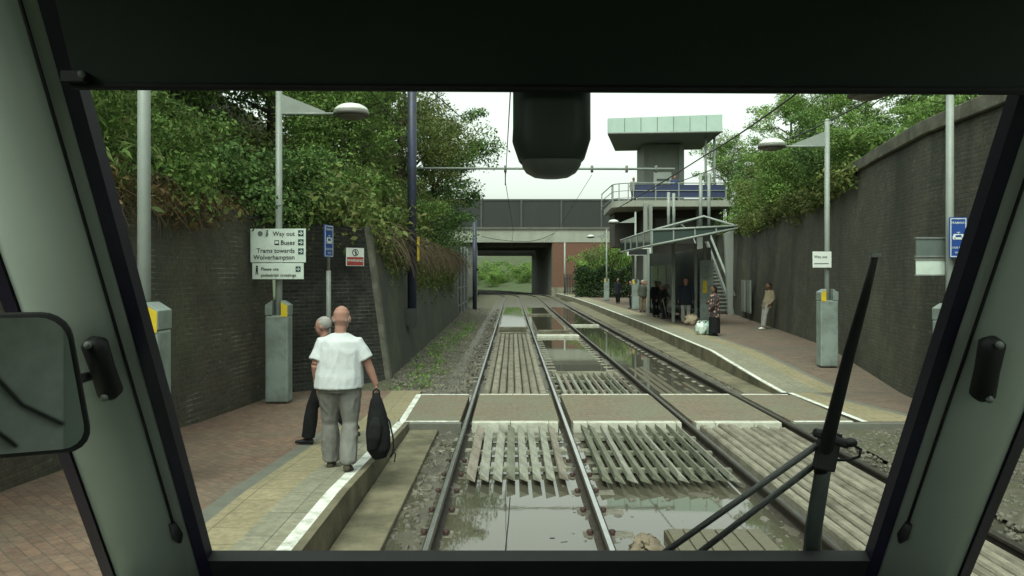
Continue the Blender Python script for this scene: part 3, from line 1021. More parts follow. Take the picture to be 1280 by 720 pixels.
# lower storey under the balcony
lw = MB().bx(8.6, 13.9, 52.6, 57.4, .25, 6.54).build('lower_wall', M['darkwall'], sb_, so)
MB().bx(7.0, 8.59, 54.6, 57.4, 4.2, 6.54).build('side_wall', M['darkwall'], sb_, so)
MB().bx(8.55, 9.05, 51.6, 52.2, .25, 6.54).build('column', M['tower'], sb_, so)
MB().bx(11.9, 12.25, 51.4, 51.8, .25, 6.54).build('column', M['tower'], sb_, so)
for x in (9.4, 10.8, 12.4):
    MB().bx(x, x + 1.2, 52.54, 52.59, 4.3, 6.0).build('wall_panel', M['bridgedark'], lw, so)

# stair up to the balcony from the platform
st = empty('platform_stair', (11.2, 41, .25), 0, 'steep pale stair with a sloping handrail rising behind the shelter', 'stairs')
for k in range(18):
    MB().bx(10.35, 11.25, 41 + k * .30, 41.34 + k * .30, .42 + k * .19, .48 + k * .19).build('tread', M['galv_d'], st, st.location)
MB().prism([(11.3, 40.8, .25), (11.3, 41.3, .25), (11.3, 46.9, 4.2), (11.3, 46.4, 4.2)], (.1, 0, 0)).build('stringer', M['galv_d'], st, st.location)
MB().tube([(11.32, 40.6, 1.15), (11.32, 46.4, 5.0)], .07, 8).build('handrail', M['galv'], st, st.location)
MB().tube([(10.3, 40.6, 1.15), (10.3, 46.4, 5.0)], .04, 8).build('handrail', M['galv_d'], st, st.location)
b = MB()
b.prism([(10.55, 39.7, 4.3), (11.0, 39.7, 4.5), (10.95, 39.7, .25), (10.75, 39.7, .25)], (0, .25, 0))
tag(b.build('sloping_pier', M['tower'], origin=(10.8, 39.8, .25)), 'pale tapering pier at the foot of the stair beside the shelter', 'pier')

# ---------------------------------------------------------- platform shelter
M['bridgeback'] = mat('dark_glazed_panel', (.030, .034, .030), (.022, .025, .022), 1.5, .35)
sh = empty('platform_shelter', (7.0, 34, .25), 0, 'glass platform shelter with an upswept glazed canopy and steel columns', 'shelter')
ho = sh.location
X0, X1, Y0, Y1 = 5.25, 8.45, 30.0, 38.6
def zt(x): return 3.92 + (x - X0) * .05
def zb(x): return 3.35 + (x - X0) * .20
for i in range(4):
    a = X0 + (X1 - X0) * i / 4; c = X0 + (X1 - X0) * (i + 1) / 4
    MB().prism([(a, Y0, zb(a)), (c, Y0, zb(c)), (c, Y0, zt(c)), (a, Y0, zt(a))], (0, .02, 0)).build('fascia_pane', M['fascia'], sh, ho)
    MB().prism([(a - .02, Y0 - .03, zb(a)), (a + .03, Y0 - .03, zb(a)), (a + .03, Y0 - .03, zt(a)), (a - .02, Y0 - .03, zt(a))], (0, .028, 0)).build('mullion', M['galv'], sh, ho)
for i in range(5):
    y0, y1 = Y0 + (Y1 - Y0) * i / 5, Y0 + (Y1 - Y0) * (i + 1) / 5
    MB().bx(X0 - .02, X0, y0 + .03, y1, 3.35, 3.92).build('fascia_pane', M['fascia'], sh, ho)
    MB().bx(X0 - .05, X0 - .022, y0, y0 + .05, 3.33, 3.95).build('mullion', M['galv'], sh, ho)
for f, nm in ((zt, 'top_rail'), (zb, 'bottom_rail')):
    MB().tube([(X0, Y1, f(X0)), (X0, Y0 - .02, f(X0)), (X1, Y0 - .02, f(X1))], .045, 6).build(nm, M['galv'], sh, ho)
b = MB()
b.add([(X0 + .03, Y0 + .05, zb(X0) + .03), (X1, Y0 + .05, zb(X1) + .03), (X1, Y1, zb(X1) + .03), (X0 + .03, Y1, zb(X0) + .03),
       (X0 + .03, Y0 + .05, zb(X0) + .11), (X1, Y0 + .05, zb(X1) + .11), (X1, Y1, zb(X1) + .11), (X0 + .03, Y1, zb(X0) + .11)],
      [(0, 1, 2, 3), (7, 6, 5, 4), (0, 4, 5, 1), (1, 5, 6, 2), (2, 6, 7, 3), (3, 7, 4, 0)])
b.build('canopy_deck', M['cabdark'], sh, ho)
for p in ([(5.4, 30.2, 3.95), (7.55, 31.5, 4.55), (8.4, 30.2, 4.1)], [(5.4, 37, 3.95), (7.55, 36, 4.55), (8.4, 37, 4.1)], [(7.55, 31.5, 4.55), (7.55, 36, 4.55)]):
    MB().tube(p, .05, 6).build('tie_rod', M['galv'], sh, ho)
for x, y, z1 in ((6.36, 32.5, 5.6), (6.65, 32.9, 5.6), (7.52, 31.9, 6.25), (7.95, 32.3, 6.35)):
    MB().tube([(x, y, 3.75), (x, y, z1)], .065, 10).build('mast', M['galv'], sh, ho)
for x, y in ((6.75, 33.5), (8.0, 33.2), (7.62, 33.2), (6.9, 40.5)):
    MB().box((x, y, 1.9), (.11, .11, 3.3)).build('column', M['galv'], sh, ho)
ep = MB().box((8.0, 32.9, 1.55), (.55, .06, 2.6)).build('end_panel', M['cabinet'], sh, ho)
MB().box((7.92, 32.85, 1.75), (.17, .03, .5)).build('timetable', M['yellow'], ep, ho)
MB().bx(8.28, 8.31, 33.4, 40.58, .35, 3.4).build('rear_panel', M['bridgeback'], sh, ho)
MB().bx(6.9, 8.28, 40.6, 40.66, .30, 3.35).build('back_panel', M['bridgeback'], sh, ho)
for i in range(3):
    MB().bx(6.95, 6.97, 34 + i * 2.1, 35.9 + i * 2.1, .6, 2.7).build('glass_pane', M['shelterglass'], sh, ho)
bn = MB().bx(7.4, 8.2, 34.2, 39.8, .70, .76).build('bench', M['galv_d'], sh, ho)
for y in (34.6, 37, 39.4):
    MB().bx(7.75, 7.85, y, y + .1, .25, .70).build('bench_leg', M['galv_d'], bn, ho)
# departure display hanging under the far end
for x, y in ((8.0, 48.0), (8.35, 48.3)):
    MB().box((x, y, 3.4), (.22, .22, 6.28)).build('column', M['tower'], sb_, so)
dp = MB().box((7.05, 44.5, 3.55), (1.3, .2, .42))
dp.box((7.05, 44.38, 3.55), (1.15, .03, .3), 1)
dp.tube([(7.6, 44.5, .25), (7.6, 44.5, 3.4)], .07, 8, 2)
tag(dp.build('departure_display', [M['lampwhite'], M['black'], M['galv']], origin=(7.05, 44.5, .25)), 'white departure display on a thin post past the shelter', 'display')


# ---------------------------------------------------------- lamp posts
def lamp_mesh(arm):
    """ARM +1: arm to the right"""
    root = empty('lamp_post', (0, 0, 0))
    MB().tube([(0, 0, 0), (0, 0, 5.6)], [.062, .055], 14).ball((0, 0, 5.6), (.06, .06, .05), 12).build('pole', M['galv'], root)
    c = MB()
    c.bx(-.20, .20, -.15, .15, .02, 1.52)
    cab_ = c.build('cabinet', M['cabinet'], root, bevel=.03)
    for s in (-1, 1):
        k = MB().prism([(s * .075, -.15, 1.52), (s * .20, -.15, 1.52), (s * .20, -.15, 1.70), (s * .075, -.15, 1.78)], (0, .30, 0))
        k.build('cheek', M['cabinet'], cab_, bevel=.008)
    y = MB().prism([(arm * .078, -.156, 1.50), (arm * .19, -.156, 1.50), (arm * .19, -.156, 1.69), (arm * .078, -.156, 1.755)], (0, .004, 0))
    y.build('warning_label', M['yellow'], cab_)
    MB().prism([(arm * .05, -.012, 5.02), (arm * .05, -.012, 5.36), (arm * .80, -.012, 5.06), (arm * .80, -.012, 5.02)], (0, .024, 0)).build('arm_plate', M['galv'], root)
    MB().tube([(arm * .05, 0, 5.02), (arm * .95, 0, 5.02)], .022, 8).build('arm', M['galv'], root)
    h = MB().ball((arm * 1.26, 0, 5.05), (.30, .30, .15), 20, 0, zmin=0.0)
    h.tube([(arm * 1.26, 0, 4.985), (arm * 1.26, 0, 5.05)], .31, 20, 1)
    lh = h.build('lamp_head', [M['lampwhite'], M['lampdark']], root)
    MB().ball((arm * 1.26, 0, 4.985), (.25, .25, .07), 16).build('diffuser', M['lampdark'], lh)
    return root


LG = 'lamp posts along the platforms'
lr = lamp_mesh(1)
tag(lr, 'grey lamp post carrying the pale way out signs, two walking men in front', 'lamp post', LG)
lr.location = (-4.05, 13.9, .0)
ll = lamp_mesh(-1)
tag(ll, 'grey lamp post with a small white sign against the right wall', 'lamp post', LG)
ll.location = (7.17, 18.2, .13)
for src, loc, lab in ((lr, (-3.45, 7.5, .18), 'thick grey lamp post right beside the left windscreen pillar'),
                      (ll, (6.76, 12.35, .0), 'grey lamp post carrying the blue tramway sign by the right windscreen pillar'),
                      (ll, (7.1, 46.0, .25), 'distant lamp post beside the far end of the shelter'),
                      (ll, (7.45, 63.0, .25), 'most distant lamp post in front of the dark hedge')):
    c = copy_tree(src)
    c.location = loc
    c['label'] = lab


def plain_post(x, y, z0, z1, r, m, name, label, cat):
    o = MB().tube([(x, y, z0), (x, y, z1)], r, 10).build(name, m, origin=(x, y, z0))
    return tag(o, label, cat)


plain_post(6.0, 91, .1, 6.0, .10, M['galv'], 'signal_post', 'plain pale post standing against the red brick abutment', 'post')

# overhead line masts and wires
mr = empty('overhead_mast', (-2.60, 20.8, .85), 0, 'thick dark blue overhead line mast socketed into the left wall', 'mast')
MB().tube([(-2.60, 20.8, 1.35), (-2.60, 20.8, 8.6)], .118, 16).build('pole', M['bluepost'], mr, mr.location)
b = MB()
b.prism([(-2.80, 20.62, 1.36), (-2.46, 20.62, 1.36), (-2.47, 20.62, 1.10), (-2.53, 20.62, .85), (-2.66, 20.62, .85), (-2.78, 20.62, 1.05)], (0, .40, 0))
b.build('socket', M['cabdark'], mr, mr.location)
MB().box((-2.42, 20.68, 2.9), (.05, .12, .62)).build('warning_plate', M['yellow'], mr, mr.location)
mr2 = empty('overhead_mast', (-2.45, 52.5, -.1), 0, 'slim blue overhead line mast at the end of the steel screen', 'mast')
MB().tube([(-2.45, 52.5, -.1), (-2.45, 52.5, 6.1)], .14, 14).build('pole', M['bluepost'], mr2, mr2.location)
ms = empty('overhead_mast', (-3.75, 30, 3.0), 0, 'overhead line mast buried in the trees with a long tube across both tracks', 'mast')
MB().tube([(-3.75, 30, 3.0), (-3.75, 30, 6.6)], .12, 12).build('pole', M['bluepost'], ms, ms.location)
MB().tube([(-3.75, 30, 6.24), (6.1, 30, 6.21)], .045, 8).build('cantilever_tube', M['galv'], ms, ms.location)
for x in (-.25, 3.0, 4.3, 5.4):
    MB().tube([(x, 30, 6.08), (x, 30, 6.34)], .05, 8).build('insulator', M['lampdark'], ms, ms.location)


def wire(pts, r, label, sag=0.0, mt='wire'):
    P = [Vector(p) for p in pts]
    out = []
    for a, c in zip(P, P[1:]):
        for k in range(10):
            t = k / 10
            p = a.lerp(c, t); p.z -= sag * 4 * t * (1 - t)
            out.append(p)
    out.append(P[-1])
    o = MB().tube(out, r, 6).build('overhead_wire', M[mt], origin=out[0])
    return tag(o, label, 'wire')


wire([(0.05, -4, 5.75), (0.02, 12, 5.75), (-.25, 30, 5.75), (.1, 60, 5.6), (-.1, 94, 5.5)], .012, 'thin contact wire running over the near track')
wire([(3.0, 30, 6.0), (3.4, 60, 5.6), (3.2, 94, 5.5)], .010, 'thin contact wire running over the far track towards the bridge')
wire([(-.25, 30, 6.1), (-.25, 30, 5.6)], .02, 'short dropper below the cantilever tube over the near track')
wire([px(1010, 106, 13), px(880, 195, 22), px(757, 268, 34)], .018, 'black cable slanting from upper right across the station roof', .05)
wire([px(1120, 106, 14), px(960, 183, 26), px(800, 243, 46)], .018, 'black cable slanting from upper right past the right lamp', .1)
wire([px(452, 100, 17), px(520, 185, 25)], .018, 'black stay cable running down to the blue mast in the trees')
wire([px(480, 60, 19), px(580, 150, 30)], .018, 'thin cable behind the blue mast at the tree edge')

# small wires and lamp heads by the bridge
wire([(-3.6, 94.6, 6.9), (2.0, 94.6, 6.3), (5.0, 94.6, 7.3)], .04, 'drooping cable bracket on the bridge girder', .2)


# ---------------------------------------------------------- signs
def text_mesh(body, size, align='LEFT'):
    c = bpy.data.curves.new("t", 'FONT')
    c.body = body; c.size = size; c.align_x = align; c.align_y = 'CENTER'
    c.resolution_u = 3
    c.offset = size * .012
    o = bpy.data.objects.new("t", c)
    COL.objects.link(o)
    bpy.context.view_layer.update()
    dg = bpy.context.evaluated_depsgraph_get()
    me = bpy.data.meshes.new_from_object(o.evaluated_get(dg))
    vs = [v.co.copy() for v in me.vertices]
    fs = [list(p.vertices) for p in me.polygons]
    bpy.data.objects.remove(o); bpy.data.curves.remove(c); bpy.data.meshes.remove(me)
    return vs, fs


class Sign:
    """a sign board standing in its own x, z plane facing -y; marks lie 3 mm proud"""
    def __init__(s, name, label, loc, rz, w, h, m, t=.02, group=None):
        s.root = empty(name, loc, rz, label, 'sign', group)
        MB().box((0, 0, 0), (w, t, h)).build('board', m, s.root, bevel=.004)
        s.y = -t / 2 - .003
        s.layers = 0

    def rect(s, x, z, w, h, m, name, lift=0.0):
        MB().box((x, s.y - lift + .0015, z), (w, .003, h)).build(name, m, s.root)
        return s

    def text(s, items, m, name='lettering', lift=.002):
        for body, x, z, size, al in items:
            vs, fs = text_mesh(body, size, al)
            MB().add([(x + v.x, s.y - lift, z + v.y) for v in vs], fs).build(name, m, s.root, recalc=False)
        return s

    def poly(s, polys, m, name, lift=.002):
        b = MB()
        for p in polys:
            b.add([(x, s.y - lift, z) for x, z in p], [list(range(len(p)))])
        b.build(name, m, s.root, recalc=False)
        return s


def arrow(x, z, k):
    return [[(x - .36 * k, z - .08 * k), (x + .05 * k, z - .08 * k), (x + .05 * k, z + .08 * k), (x - .36 * k, z + .08 * k)],
            [(x - .10 * k, z + .34 * k), (x + .06 * k, z + .34 * k), (x + .38 * k, z), (x + .22 * k, z)],
            [(x - .10 * k, z - .34 * k), (x + .22 * k, z), (x + .38 * k, z), (x + .06 * k, z - .34 * k)]]


def disc(x, z, r, n=10):
    return [(x + r * math.cos(2 * math.pi * k / n), z + r * math.sin(2 * math.pi * k / n)) for k in range(n)]


u = .0138
s = Sign('direction_sign', 'pale sign reading Way out, Buses, Trams towards Wolverhampton with three arrows', px(347.7, 307, 13.76), R(-3), 70 * u, 42 * u, M['signboard'])
s.text([('Way out', .295, .200, .108, 'RIGHT'), ('Buses', .295, .047, .108, 'RIGHT'), ('Trams towards', .295, -.090, .108, 'RIGHT'), ('Wolverhampton', .295, -.205, .108, 'RIGHT')], M['signtext'])
for z in (.21, .055, -.10):
    s.rect(.40, z, .095, .105, M['signarrow'], 'arrow_square')
    s.poly(arrow(.40, z, .095), M['signwhite'], 'arrow', .0045)
s.poly([disc(-.31, .205, .045, 14)], M['signback'], 'symbol')
s.poly([[(-.215, .15), (-.185, .15), (-.165, .2), (-.175, .235), (-.20, .235)], disc(-.185, .255, .018)], M['signback'], 'symbol')
s.poly([[(-.06, .01), (.02, .01), (.02, .09), (-.06, .09)]], M['signtext'], 'symbol', .002)
s.poly([[(-.05, .035), (.01, .035), (.01, .075), (-.05, .075)]], M['signboard'], 'symbol', .004)
s2 = Sign('notice_sign', 'small pale sign reading Please use pedestrian crossings below the way out sign', px(347.5, 339, 13.76), R(-3), 65 * u, 20 * u, M['signboard'])
s2.text([('Please use', -.295, .035, .075, 'LEFT'), ('pedestrian crossings', -.295, -.07, .075, 'LEFT')], M['signtext'])
s2.rect(.355, .035, .085, .095, M['signarrow'], 'arrow_square')
s2.poly(arrow(.355, .035, .085), M['signwhite'], 'arrow', .0045)
s2.poly([disc(-.365, .08, .018), [(-.385, -.0), (-.345, -.0), (-.35, .06), (-.38, .06)], [(-.39, -.06), (-.375, -.06), (-.365, .0), (-.382, .0)], [(-.35, -.06), (-.335, -.06), (-.35, .0), (-.367, .0)]], M['signtext'], 'symbol')


def tram_icon(k, x=0, z=0):
    body = [(x - .42 * k, z - .22 * k), (x + .42 * k, z - .22 * k), (x + .46 * k, z - .02 * k), (x + .36 * k, z + .22 * k), (x - .36 * k, z + .22 * k), (x - .46 * k, z - .02 * k)]
    w = [[(x - .25 * k, z - .03 * k), (x + .25 * k, z - .03 * k), (x + .22 * k, z + .14 * k), (x - .22 * k, z + .14 * k)], disc(x - .28 * k, z - .12 * k, .05 * k), disc(x + .28 * k, z - .12 * k, .05 * k)]
    panto = [[(x - .02 * k, z + .22 * k), (x + .02 * k, z + .22 * k), (x + .02 * k, z + .34 * k), (x - .02 * k, z + .34 * k)], [(x - .14 * k, z + .34 * k), (x + .14 * k, z + .34 * k), (x + .14 * k, z + .38 * k), (x - .14 * k, z + .38 * k)]]
    return [body] + panto, w


def tramway_sign(label, loc, rz, w, h):
    s = Sign('tramway_sign', label, loc, rz, w, h, M['signblue'])
    e = .012
    for x, z, ww, hh in ((0, h / 2 - .022, w - .03, e), (0, -h / 2 + .022, w - .03, e), (-w / 2 + .022, 0, e, h - .06), (w / 2 - .022, 0, e, h - .06)):
        s.rect(x, z, ww, hh, M['signwhite'], 'border')
    bw, win = tram_icon(w * .72, 0, .02 * h)
    s.poly(bw, M['signwhite'], 'tram_symbol')
    s.poly(win, M['signblue'], 'tram_window', .004)
    s.text([('TRAMWAY', 0, h * .36, w * .17, 'CENTER'), ('LOOK BOTH', 0, -h * .25, w * .145, 'CENTER'), ('WAYS', 0, -h * .37, w * .145, 'CENTER')], M['signwhite'])
    return s


tramway_sign('blue tramway sign with a white tram, fixed to the lamp post by the right pillar', px(1197.5, 297, 12.2), R(-4), .265, .62)
MB_ = plain_post(-3.44, 15.0, -.02, 2.3, .045, M['galv_d'], 'sign_post', 'thin grey post behind the two walking men', 'post')
tramway_sign('narrow blue tramway sign seen nearly edge-on on a thin post at left', (-3.42, 14.92, 2.85), R(77), .36, .60)
MB().tube([(-3.44, 15.0, 2.3), (-3.44, 15.0, 3.1)], .03, 8).build('sign_stem', M['galv_d'], MB_, MB_.location)
d = Sign('warning_sign', 'small white and red warning sign on the blue brick wall end', (-3.13, 15.95, 2.58), R(41), .40, .36, M['signwhite'])
d.rect(0, -.085, .37, .165, M['signred'], 'red_band')
d.text([('WARNING', 0, -.075, .075, 'CENTER')], M['signwhite'], lift=.005)
d.poly([disc(0, .085, .072, 16)], M['signtext'], 'symbol')
d.poly([disc(0, .085, .055, 16)], M['signwhite'], 'symbol', .004)
d.poly([[(-.01, .04), (.02, .04), (.03, .10), (0, .12)], disc(.005, .125, .014), [(-.05, .12), (-.04, .13), (.05, .05), (.04, .04)]], M['signtext'], 'symbol', .006)
# small white sign on the right lamp post
w = Sign('platform_notice', 'small white notice with two lines of print on the right lamp post', px(1027.5, 324.5, 18.05), R(4), 24 * .0181, 20 * .0181, M['signwhite'])
w.text([('Way out', -.19, .06, .085, 'LEFT')], M['signtext'])
w.rect(-.02, -.09, .34, .02, M['signback'], 'print_line')
# backs of two boards beyond the right lamp post
bk = Sign('information_sign', 'grey back of a sign board, upper of two beside the blue tramway sign', px(1163, 309, 12.55), R(3), .47, .27, M['signback'])
MB().box((0, .0, .145), (.50, .05, .025)).build('fixing_rail', M['galv_d'], bk.root)
MB().box((0, .0, -.145), (.50, .05, .025)).build('fixing_rail', M['galv_d'], bk.root)
bk = Sign('information_sign', 'pale back of a sign board, lower of two beside the blue tramway sign', px(1163, 334, 12.55), R(3), .47, .24, M['signboard'])
MB().box((0, .0, .125), (.50, .05, .02)).build('fixing_rail', M['galv_d'], bk.root)
MB().box((0, .0, -.125), (.50, .05, .02)).build('fixing_rail', M['galv_d'], bk.root)
# two poster boards leaning on the right wall
for k, (x, lab) in enumerate(((9.95, 'nearer poster board fixed to the right wall behind the leaning man'), (10.25, 'farther poster board fixed to the right wall by the stair'))):
    y = 35.2 + k * 1.6
    rt = empty('poster_board', (wall_right_x(y) - .10, y, .55), R(-98), lab, 'poster', 'poster boards on the right wall')
    MB().box((0, 0, .75), (1.0, .06, 1.45)).build('frame', M['galv_d'], rt)
    MB().box((0, -.035, .75), (.86, .012, 1.3)).build('poster', M['tower'], rt)
# patches and strips left on the render
tag(MB().box((0, 0, 0), (.03, .12, .75)).build('wall_strip', M['signback'], loc=(-2.93, 19.2, 2.55)), 'short pale strip fixed to the dark left wall near its corner', 'strip')

# hazard stones, rock, drain cover, cable
rk = MB().ball((0, 0, 0), (.17, .20, .09), 22)
rk.v = [(x + fbm(x * 8, y * 8, 1, z * 12) * .07, y + fbm(y * 8, z * 8, 1, x * 12) * .07, z + fbm(x * 11, y * 11, 1, z * 6) * .04) for x, y, z in rk.v]
M['sand'] = mat('pale_sandstone', (0.23, 0.19, 0.135), (0.15, 0.125, 0.09), 9, .9, .6)
ro = rk.build('rock', M['sand'], loc=(1.16, 6.80, -.12))
tag(ro, 'lump of buff sandstone lying between the tracks beside the ribbed cover', 'rock')
M['cover'] = mat('brown_ribbed_cover', (.155, .145, .105), (.10, .092, .066), 6, .8, .5, vec=(2, 14, 2))
dc = empty('drain_cover', (1.9, 6.5, -.15), 0, 'ribbed rectangular cover lying in the silt between the tracks', 'cover')
MB().bx(1.36, 2.24, 6.25, 7.18, -.20, -.075).build('frame', M['timber_d'], dc, dc.location, bevel=.01)
for i in range(6):
    x = 1.385 + i * .142
    MB().bx(x, x + .128, 6.28, 7.15, -.075, -.058).build('slat', M['cover'], dc, dc.location, bevel=.006)
cbl = MB().tube([(-.02, 8.5, -.150), (-.035, 7.6, -.150), (-.055, 6.9, -.150), (-.06, 5.6, -.150)], .009, 6)
tag(cbl.build('cable', M['black'], origin=(-.02, 8.5, -.15)), 'thin black cable lying straight in the puddle between the near rails', 'cable')
cbl = MB().tube([(-.07, 6.78, -.148), (-.22, 6.62, -.148), (-.30, 6.58, -.148)], .012, 5)
tag(cbl.build('stick', M['twig'], origin=(-.07, 6.78, -.15)), 'short stick lying in the puddle against the black cable', 'stick')
for i, (x, y, lab) in enumerate(((.36, 7.15, 'dark scrap floating in the puddle near the right rail'), (.46, 7.05, 'thin dark sliver floating beside the larger scrap in the puddle'), (-.33, 7.35, 'dark twig floating on the left of the puddle'))):
    o = MB().box((0, 0, 0), (.07 if i != 1 else .10, .05 if i == 0 else .02, .02), 0, Matrix.Rotation(.3 * i, 3, 'Z'), .6).build('debris', M['black'], loc=(x, y, -.152))
    tag(o, lab, 'debris')


def stones(name, label, spots, kind='stuff'):
    """loose stones as one heap: SPOTS gives (x, y, z, r)"""
    b = MB()
    base = []
    for k in range(6):
        bm = bmesh.new()
        bmesh.ops.create_icosphere(bm, subdivisions=1, radius=1)
        for v in bm.verts: v.co *= rng.uniform(.65, 1.15)
        bm.faces.ensure_lookup_table()
        base.append(([v.co.copy() for v in bm.verts], [[v.index for v in f.verts] for f in bm.faces]))
        bm.free()
    for x, y, z, r in spots:
        vs, fs = base[rng.randrange(6)]
        m_ = Matrix.Rotation(rng.uniform(0, 6.3), 3, 'Z') @ Matrix.Rotation(rng.uniform(0, 3), 3, 'X')
        b.add([(m_ @ v) * r * rng.uniform(.8, 1.2) + Vector((x, y, z)) for v in vs], fs)
    o = b.build(name, M['stone'], recalc=False)
    return tag(o, label, 'ballast', kind=kind)


sp = []
for _ in range(420):
    x, y = rng.uniform(-1.08, -.80), rng.uniform(3, 11.9)
    sp.append((x, y, -.142, rng.choice([.012, .018, .02, .03, .045])))
for _ in range(200):
    x, y = rng.choice([rng.uniform(-.62, -.45), rng.uniform(.55, .7), rng.uniform(.9, 1.1), rng.uniform(2.3, 2.6)]), rng.uniform(4, 11.9)
    sp.append((x, y, -.155, rng.choice([.012, .018, .022, .03])))
for _ in range(160):
    sp.append((rng.uniform(1.0, 2.6), rng.uniform(4, 8.6), -.160, rng.choice([.012, .02, .03, .05])))
stones('ballast', 'small dark stones in the mud along the near track', sp)
sp = []
for _ in range(3800):
    y = 15.2 + rng.random() ** 1.7 * 40
    x = rng.uniform(wall_left_x(max(y, 16.5)) if y > 16.4 else -2.4, -.85)
    t = max(0, (x + 1.25) / (wall_left_x(max(y, 16.5)) - .35 + 1.25)) if x < -1.25 else 0
    sp.append((x, y, -.10 + .2 * t ** 1.2 * min(1, (y - 14.9) / 1.5), rng.choice([.02, .03, .035, .05])))
stones('ballast', 'loose stones on the weedy verge under the left wall', sp)
sp = []
for _ in range(1500):
    x, y = rng.uniform(4.35, 7.0), rng.uniform(6, 11.9)
    sp.append((x, y, -.125 + max(0, x - 4.7) * .045, rng.choice([.015, .02, .03, .04])))
for _ in range(1200):
    y = 15.2 + rng.random() ** 1.6 * 50
    sp.append((rng.uniform(4.28, 4.6), y, -.13, rng.choice([.02, .03, .04])))
stones('ballast', 'loose stones beside the right rail and at the right end of the crossing', sp)

# ---------------------------------------------------------- vegetation
nr = np.random.default_rng(11)


def leaf_cloud(name, clumps, nleaf, size, m, long=1.9, shell=0.55, droop=0.25):
    """many small leaf blades spread through the outer part of a set of ellipsoid clumps"""
    cl = np.array([c[:3] for c in clumps]); rr = np.array([c[3] if isinstance(c[3], (tuple, list)) else (c[3],) * 3 for c in clumps])
    wt = (rr[:, 0] * rr[:, 1] * rr[:, 2]) ** (2 / 3); wt /= wt.sum()
    k = nr.choice(len(cl), nleaf, p=wt)
    d = nr.normal(size=(nleaf, 3)); d /= np.linalg.norm(d, axis=1)[:, None]
    lump = 1 + .22 * np.sin(d[:, 0] * 5 + k * 2.1) * np.sin(d[:, 1] * 5 + k) + .18 * np.sin(d[:, 2] * 7 + k * .7)
    rad = (shell + (1.06 - shell) * nr.random(nleaf) ** .6) * lump
    pos = cl[k] + d * rr[k] * rad[:, None]
    nrm = d * .7 + nr.normal(size=(nleaf, 3)) * .55 + np.array([0, 0, .45])
    nrm /= np.linalg.norm(nrm, axis=1)[:, None]
    ax = nr.normal(size=(nleaf, 3)) + d * .6 + np.array([0, 0, -droop])
    ax -= nrm * (ax * nrm).sum(1)[:, None]
    ax /= np.linalg.norm(ax, axis=1)[:, None]
    sd = np.cross(nrm, ax)
    L = size * (.45 + 1.15 * nr.random(nleaf) ** 1.5)[:, None] * 1.1
    Wd = L / long
    v = np.empty((nleaf, 4, 3), dtype=np.float32)
    v[:, 0] = pos - ax * L * .5
    v[:, 1] = pos + sd * Wd * .5 - ax * L * .05
    v[:, 2] = pos + ax * L * .5 - nrm * L * .12
    v[:, 3] = pos - sd * Wd * .5 - ax * L * .05
    me = bpy.data.meshes.new(name)
    me.vertices.add(nleaf * 4); me.loops.add(nleaf * 4); me.polygons.add(nleaf)
    me.vertices.foreach_set("co", v.reshape(-1))
    me.loops.foreach_set("vertex_index", np.arange(nleaf * 4, dtype=np.int32))
    me.polygons.foreach_set("loop_start", np.arange(0, nleaf * 4, 4, dtype=np.int32))
    me.materials.append(m)
    me.update(calc_edges=True)
    return me


def limbs(b, top, r0, spread, n, base=(0, 0, 0)):
    base = Vector(base)
    b.tube([base, base + Vector((rng.uniform(-.1, .1), rng.uniform(-.1, .1), top * .5)), base + Vector((rng.uniform(-.2, .2), rng.uniform(-.2, .2), top))], [r0, r0 * .75, r0 * .3], 7)
    for i in range(n):
        z = top * rng.uniform(.3, .85)
        a = rng.uniform(0, 6.28)
        e = Vector((math.cos(a) * spread * rng.uniform(.6, 1), math.sin(a) * spread * rng.uniform(.6, 1), z + spread * rng.uniform(.2, .8)))
        s = Vector((0, 0, z)) + base
        b.tube([s, s.lerp(base + e, .5) + Vector((0, 0, .15)), base + e], [r0 * .45, r0 * .28, r0 * .08], 5)


def clumps_for(kind, r, h):
    c = []
    if kind == 'bush':
        for i in range(13):
            a = rng.uniform(0, 6.28); q = r * rng.uniform(.1, .85)
            c.append((math.cos(a) * q, math.sin(a) * q, h * rng.uniform(.22, .8), r * rng.uniform(.28, .50)))
        for i in range(9):                                  # arching shoots that break the outline
            a = rng.uniform(0, 6.28); L = r * rng.uniform(.5, .95); z0 = h * rng.uniform(.45, .8); q0 = r * rng.uniform(.2, .7)
            for t in (.2, .45, .7, .9, 1.05):
                q = q0 + L * t * .8
                c.append((math.cos(a) * q, math.sin(a) * q, z0 + L * (1.1 * t - .75 * t * t), r * (.20 - .10 * t)))
    else:
        for i in range(22):
            a = rng.uniform(0, 6.28); t = rng.random()
            q = r * math.sin(math.pi * (.12 + .80 * t)) * rng.uniform(.3, 1.0)
            c.append((math.cos(a) * q, math.sin(a) * q, h * (.25 + .72 * t), r * rng.uniform(.20, .38)))
        for i in range(16):
            a = rng.uniform(0, 6.28); z0 = h * rng.uniform(.3, .92); q0 = r * rng.uniform(.3, .7); L = r * rng.uniform(.4, .75)
            for t in (.2, .5, .8, 1.05):
                q = q0 + L * t * .8
                c.append((math.cos(a) * q, math.sin(a) * q, z0 + L * (.9 * t - .55 * t * t), r * (.15 - .07 * t)))
    return c


PROTO = {}


def proto(key, kind, r, h, nleaf, size, m, long=1.9, droop=.25):
    ms = []
    for i in range(2):
        crown = leaf_cloud('crown', clumps_for(kind, r, h), nleaf, size, M[m], long, .35, droop)
        b = MB(); limbs(b, h * .8, .05 + h * .014, r * .8, 9)
        t = b.build('trunk', M['bark'])
        tm = t.data
        bpy.data.objects.remove(t)
        ms.append((crown, tm))
    PROTO[key] = ms


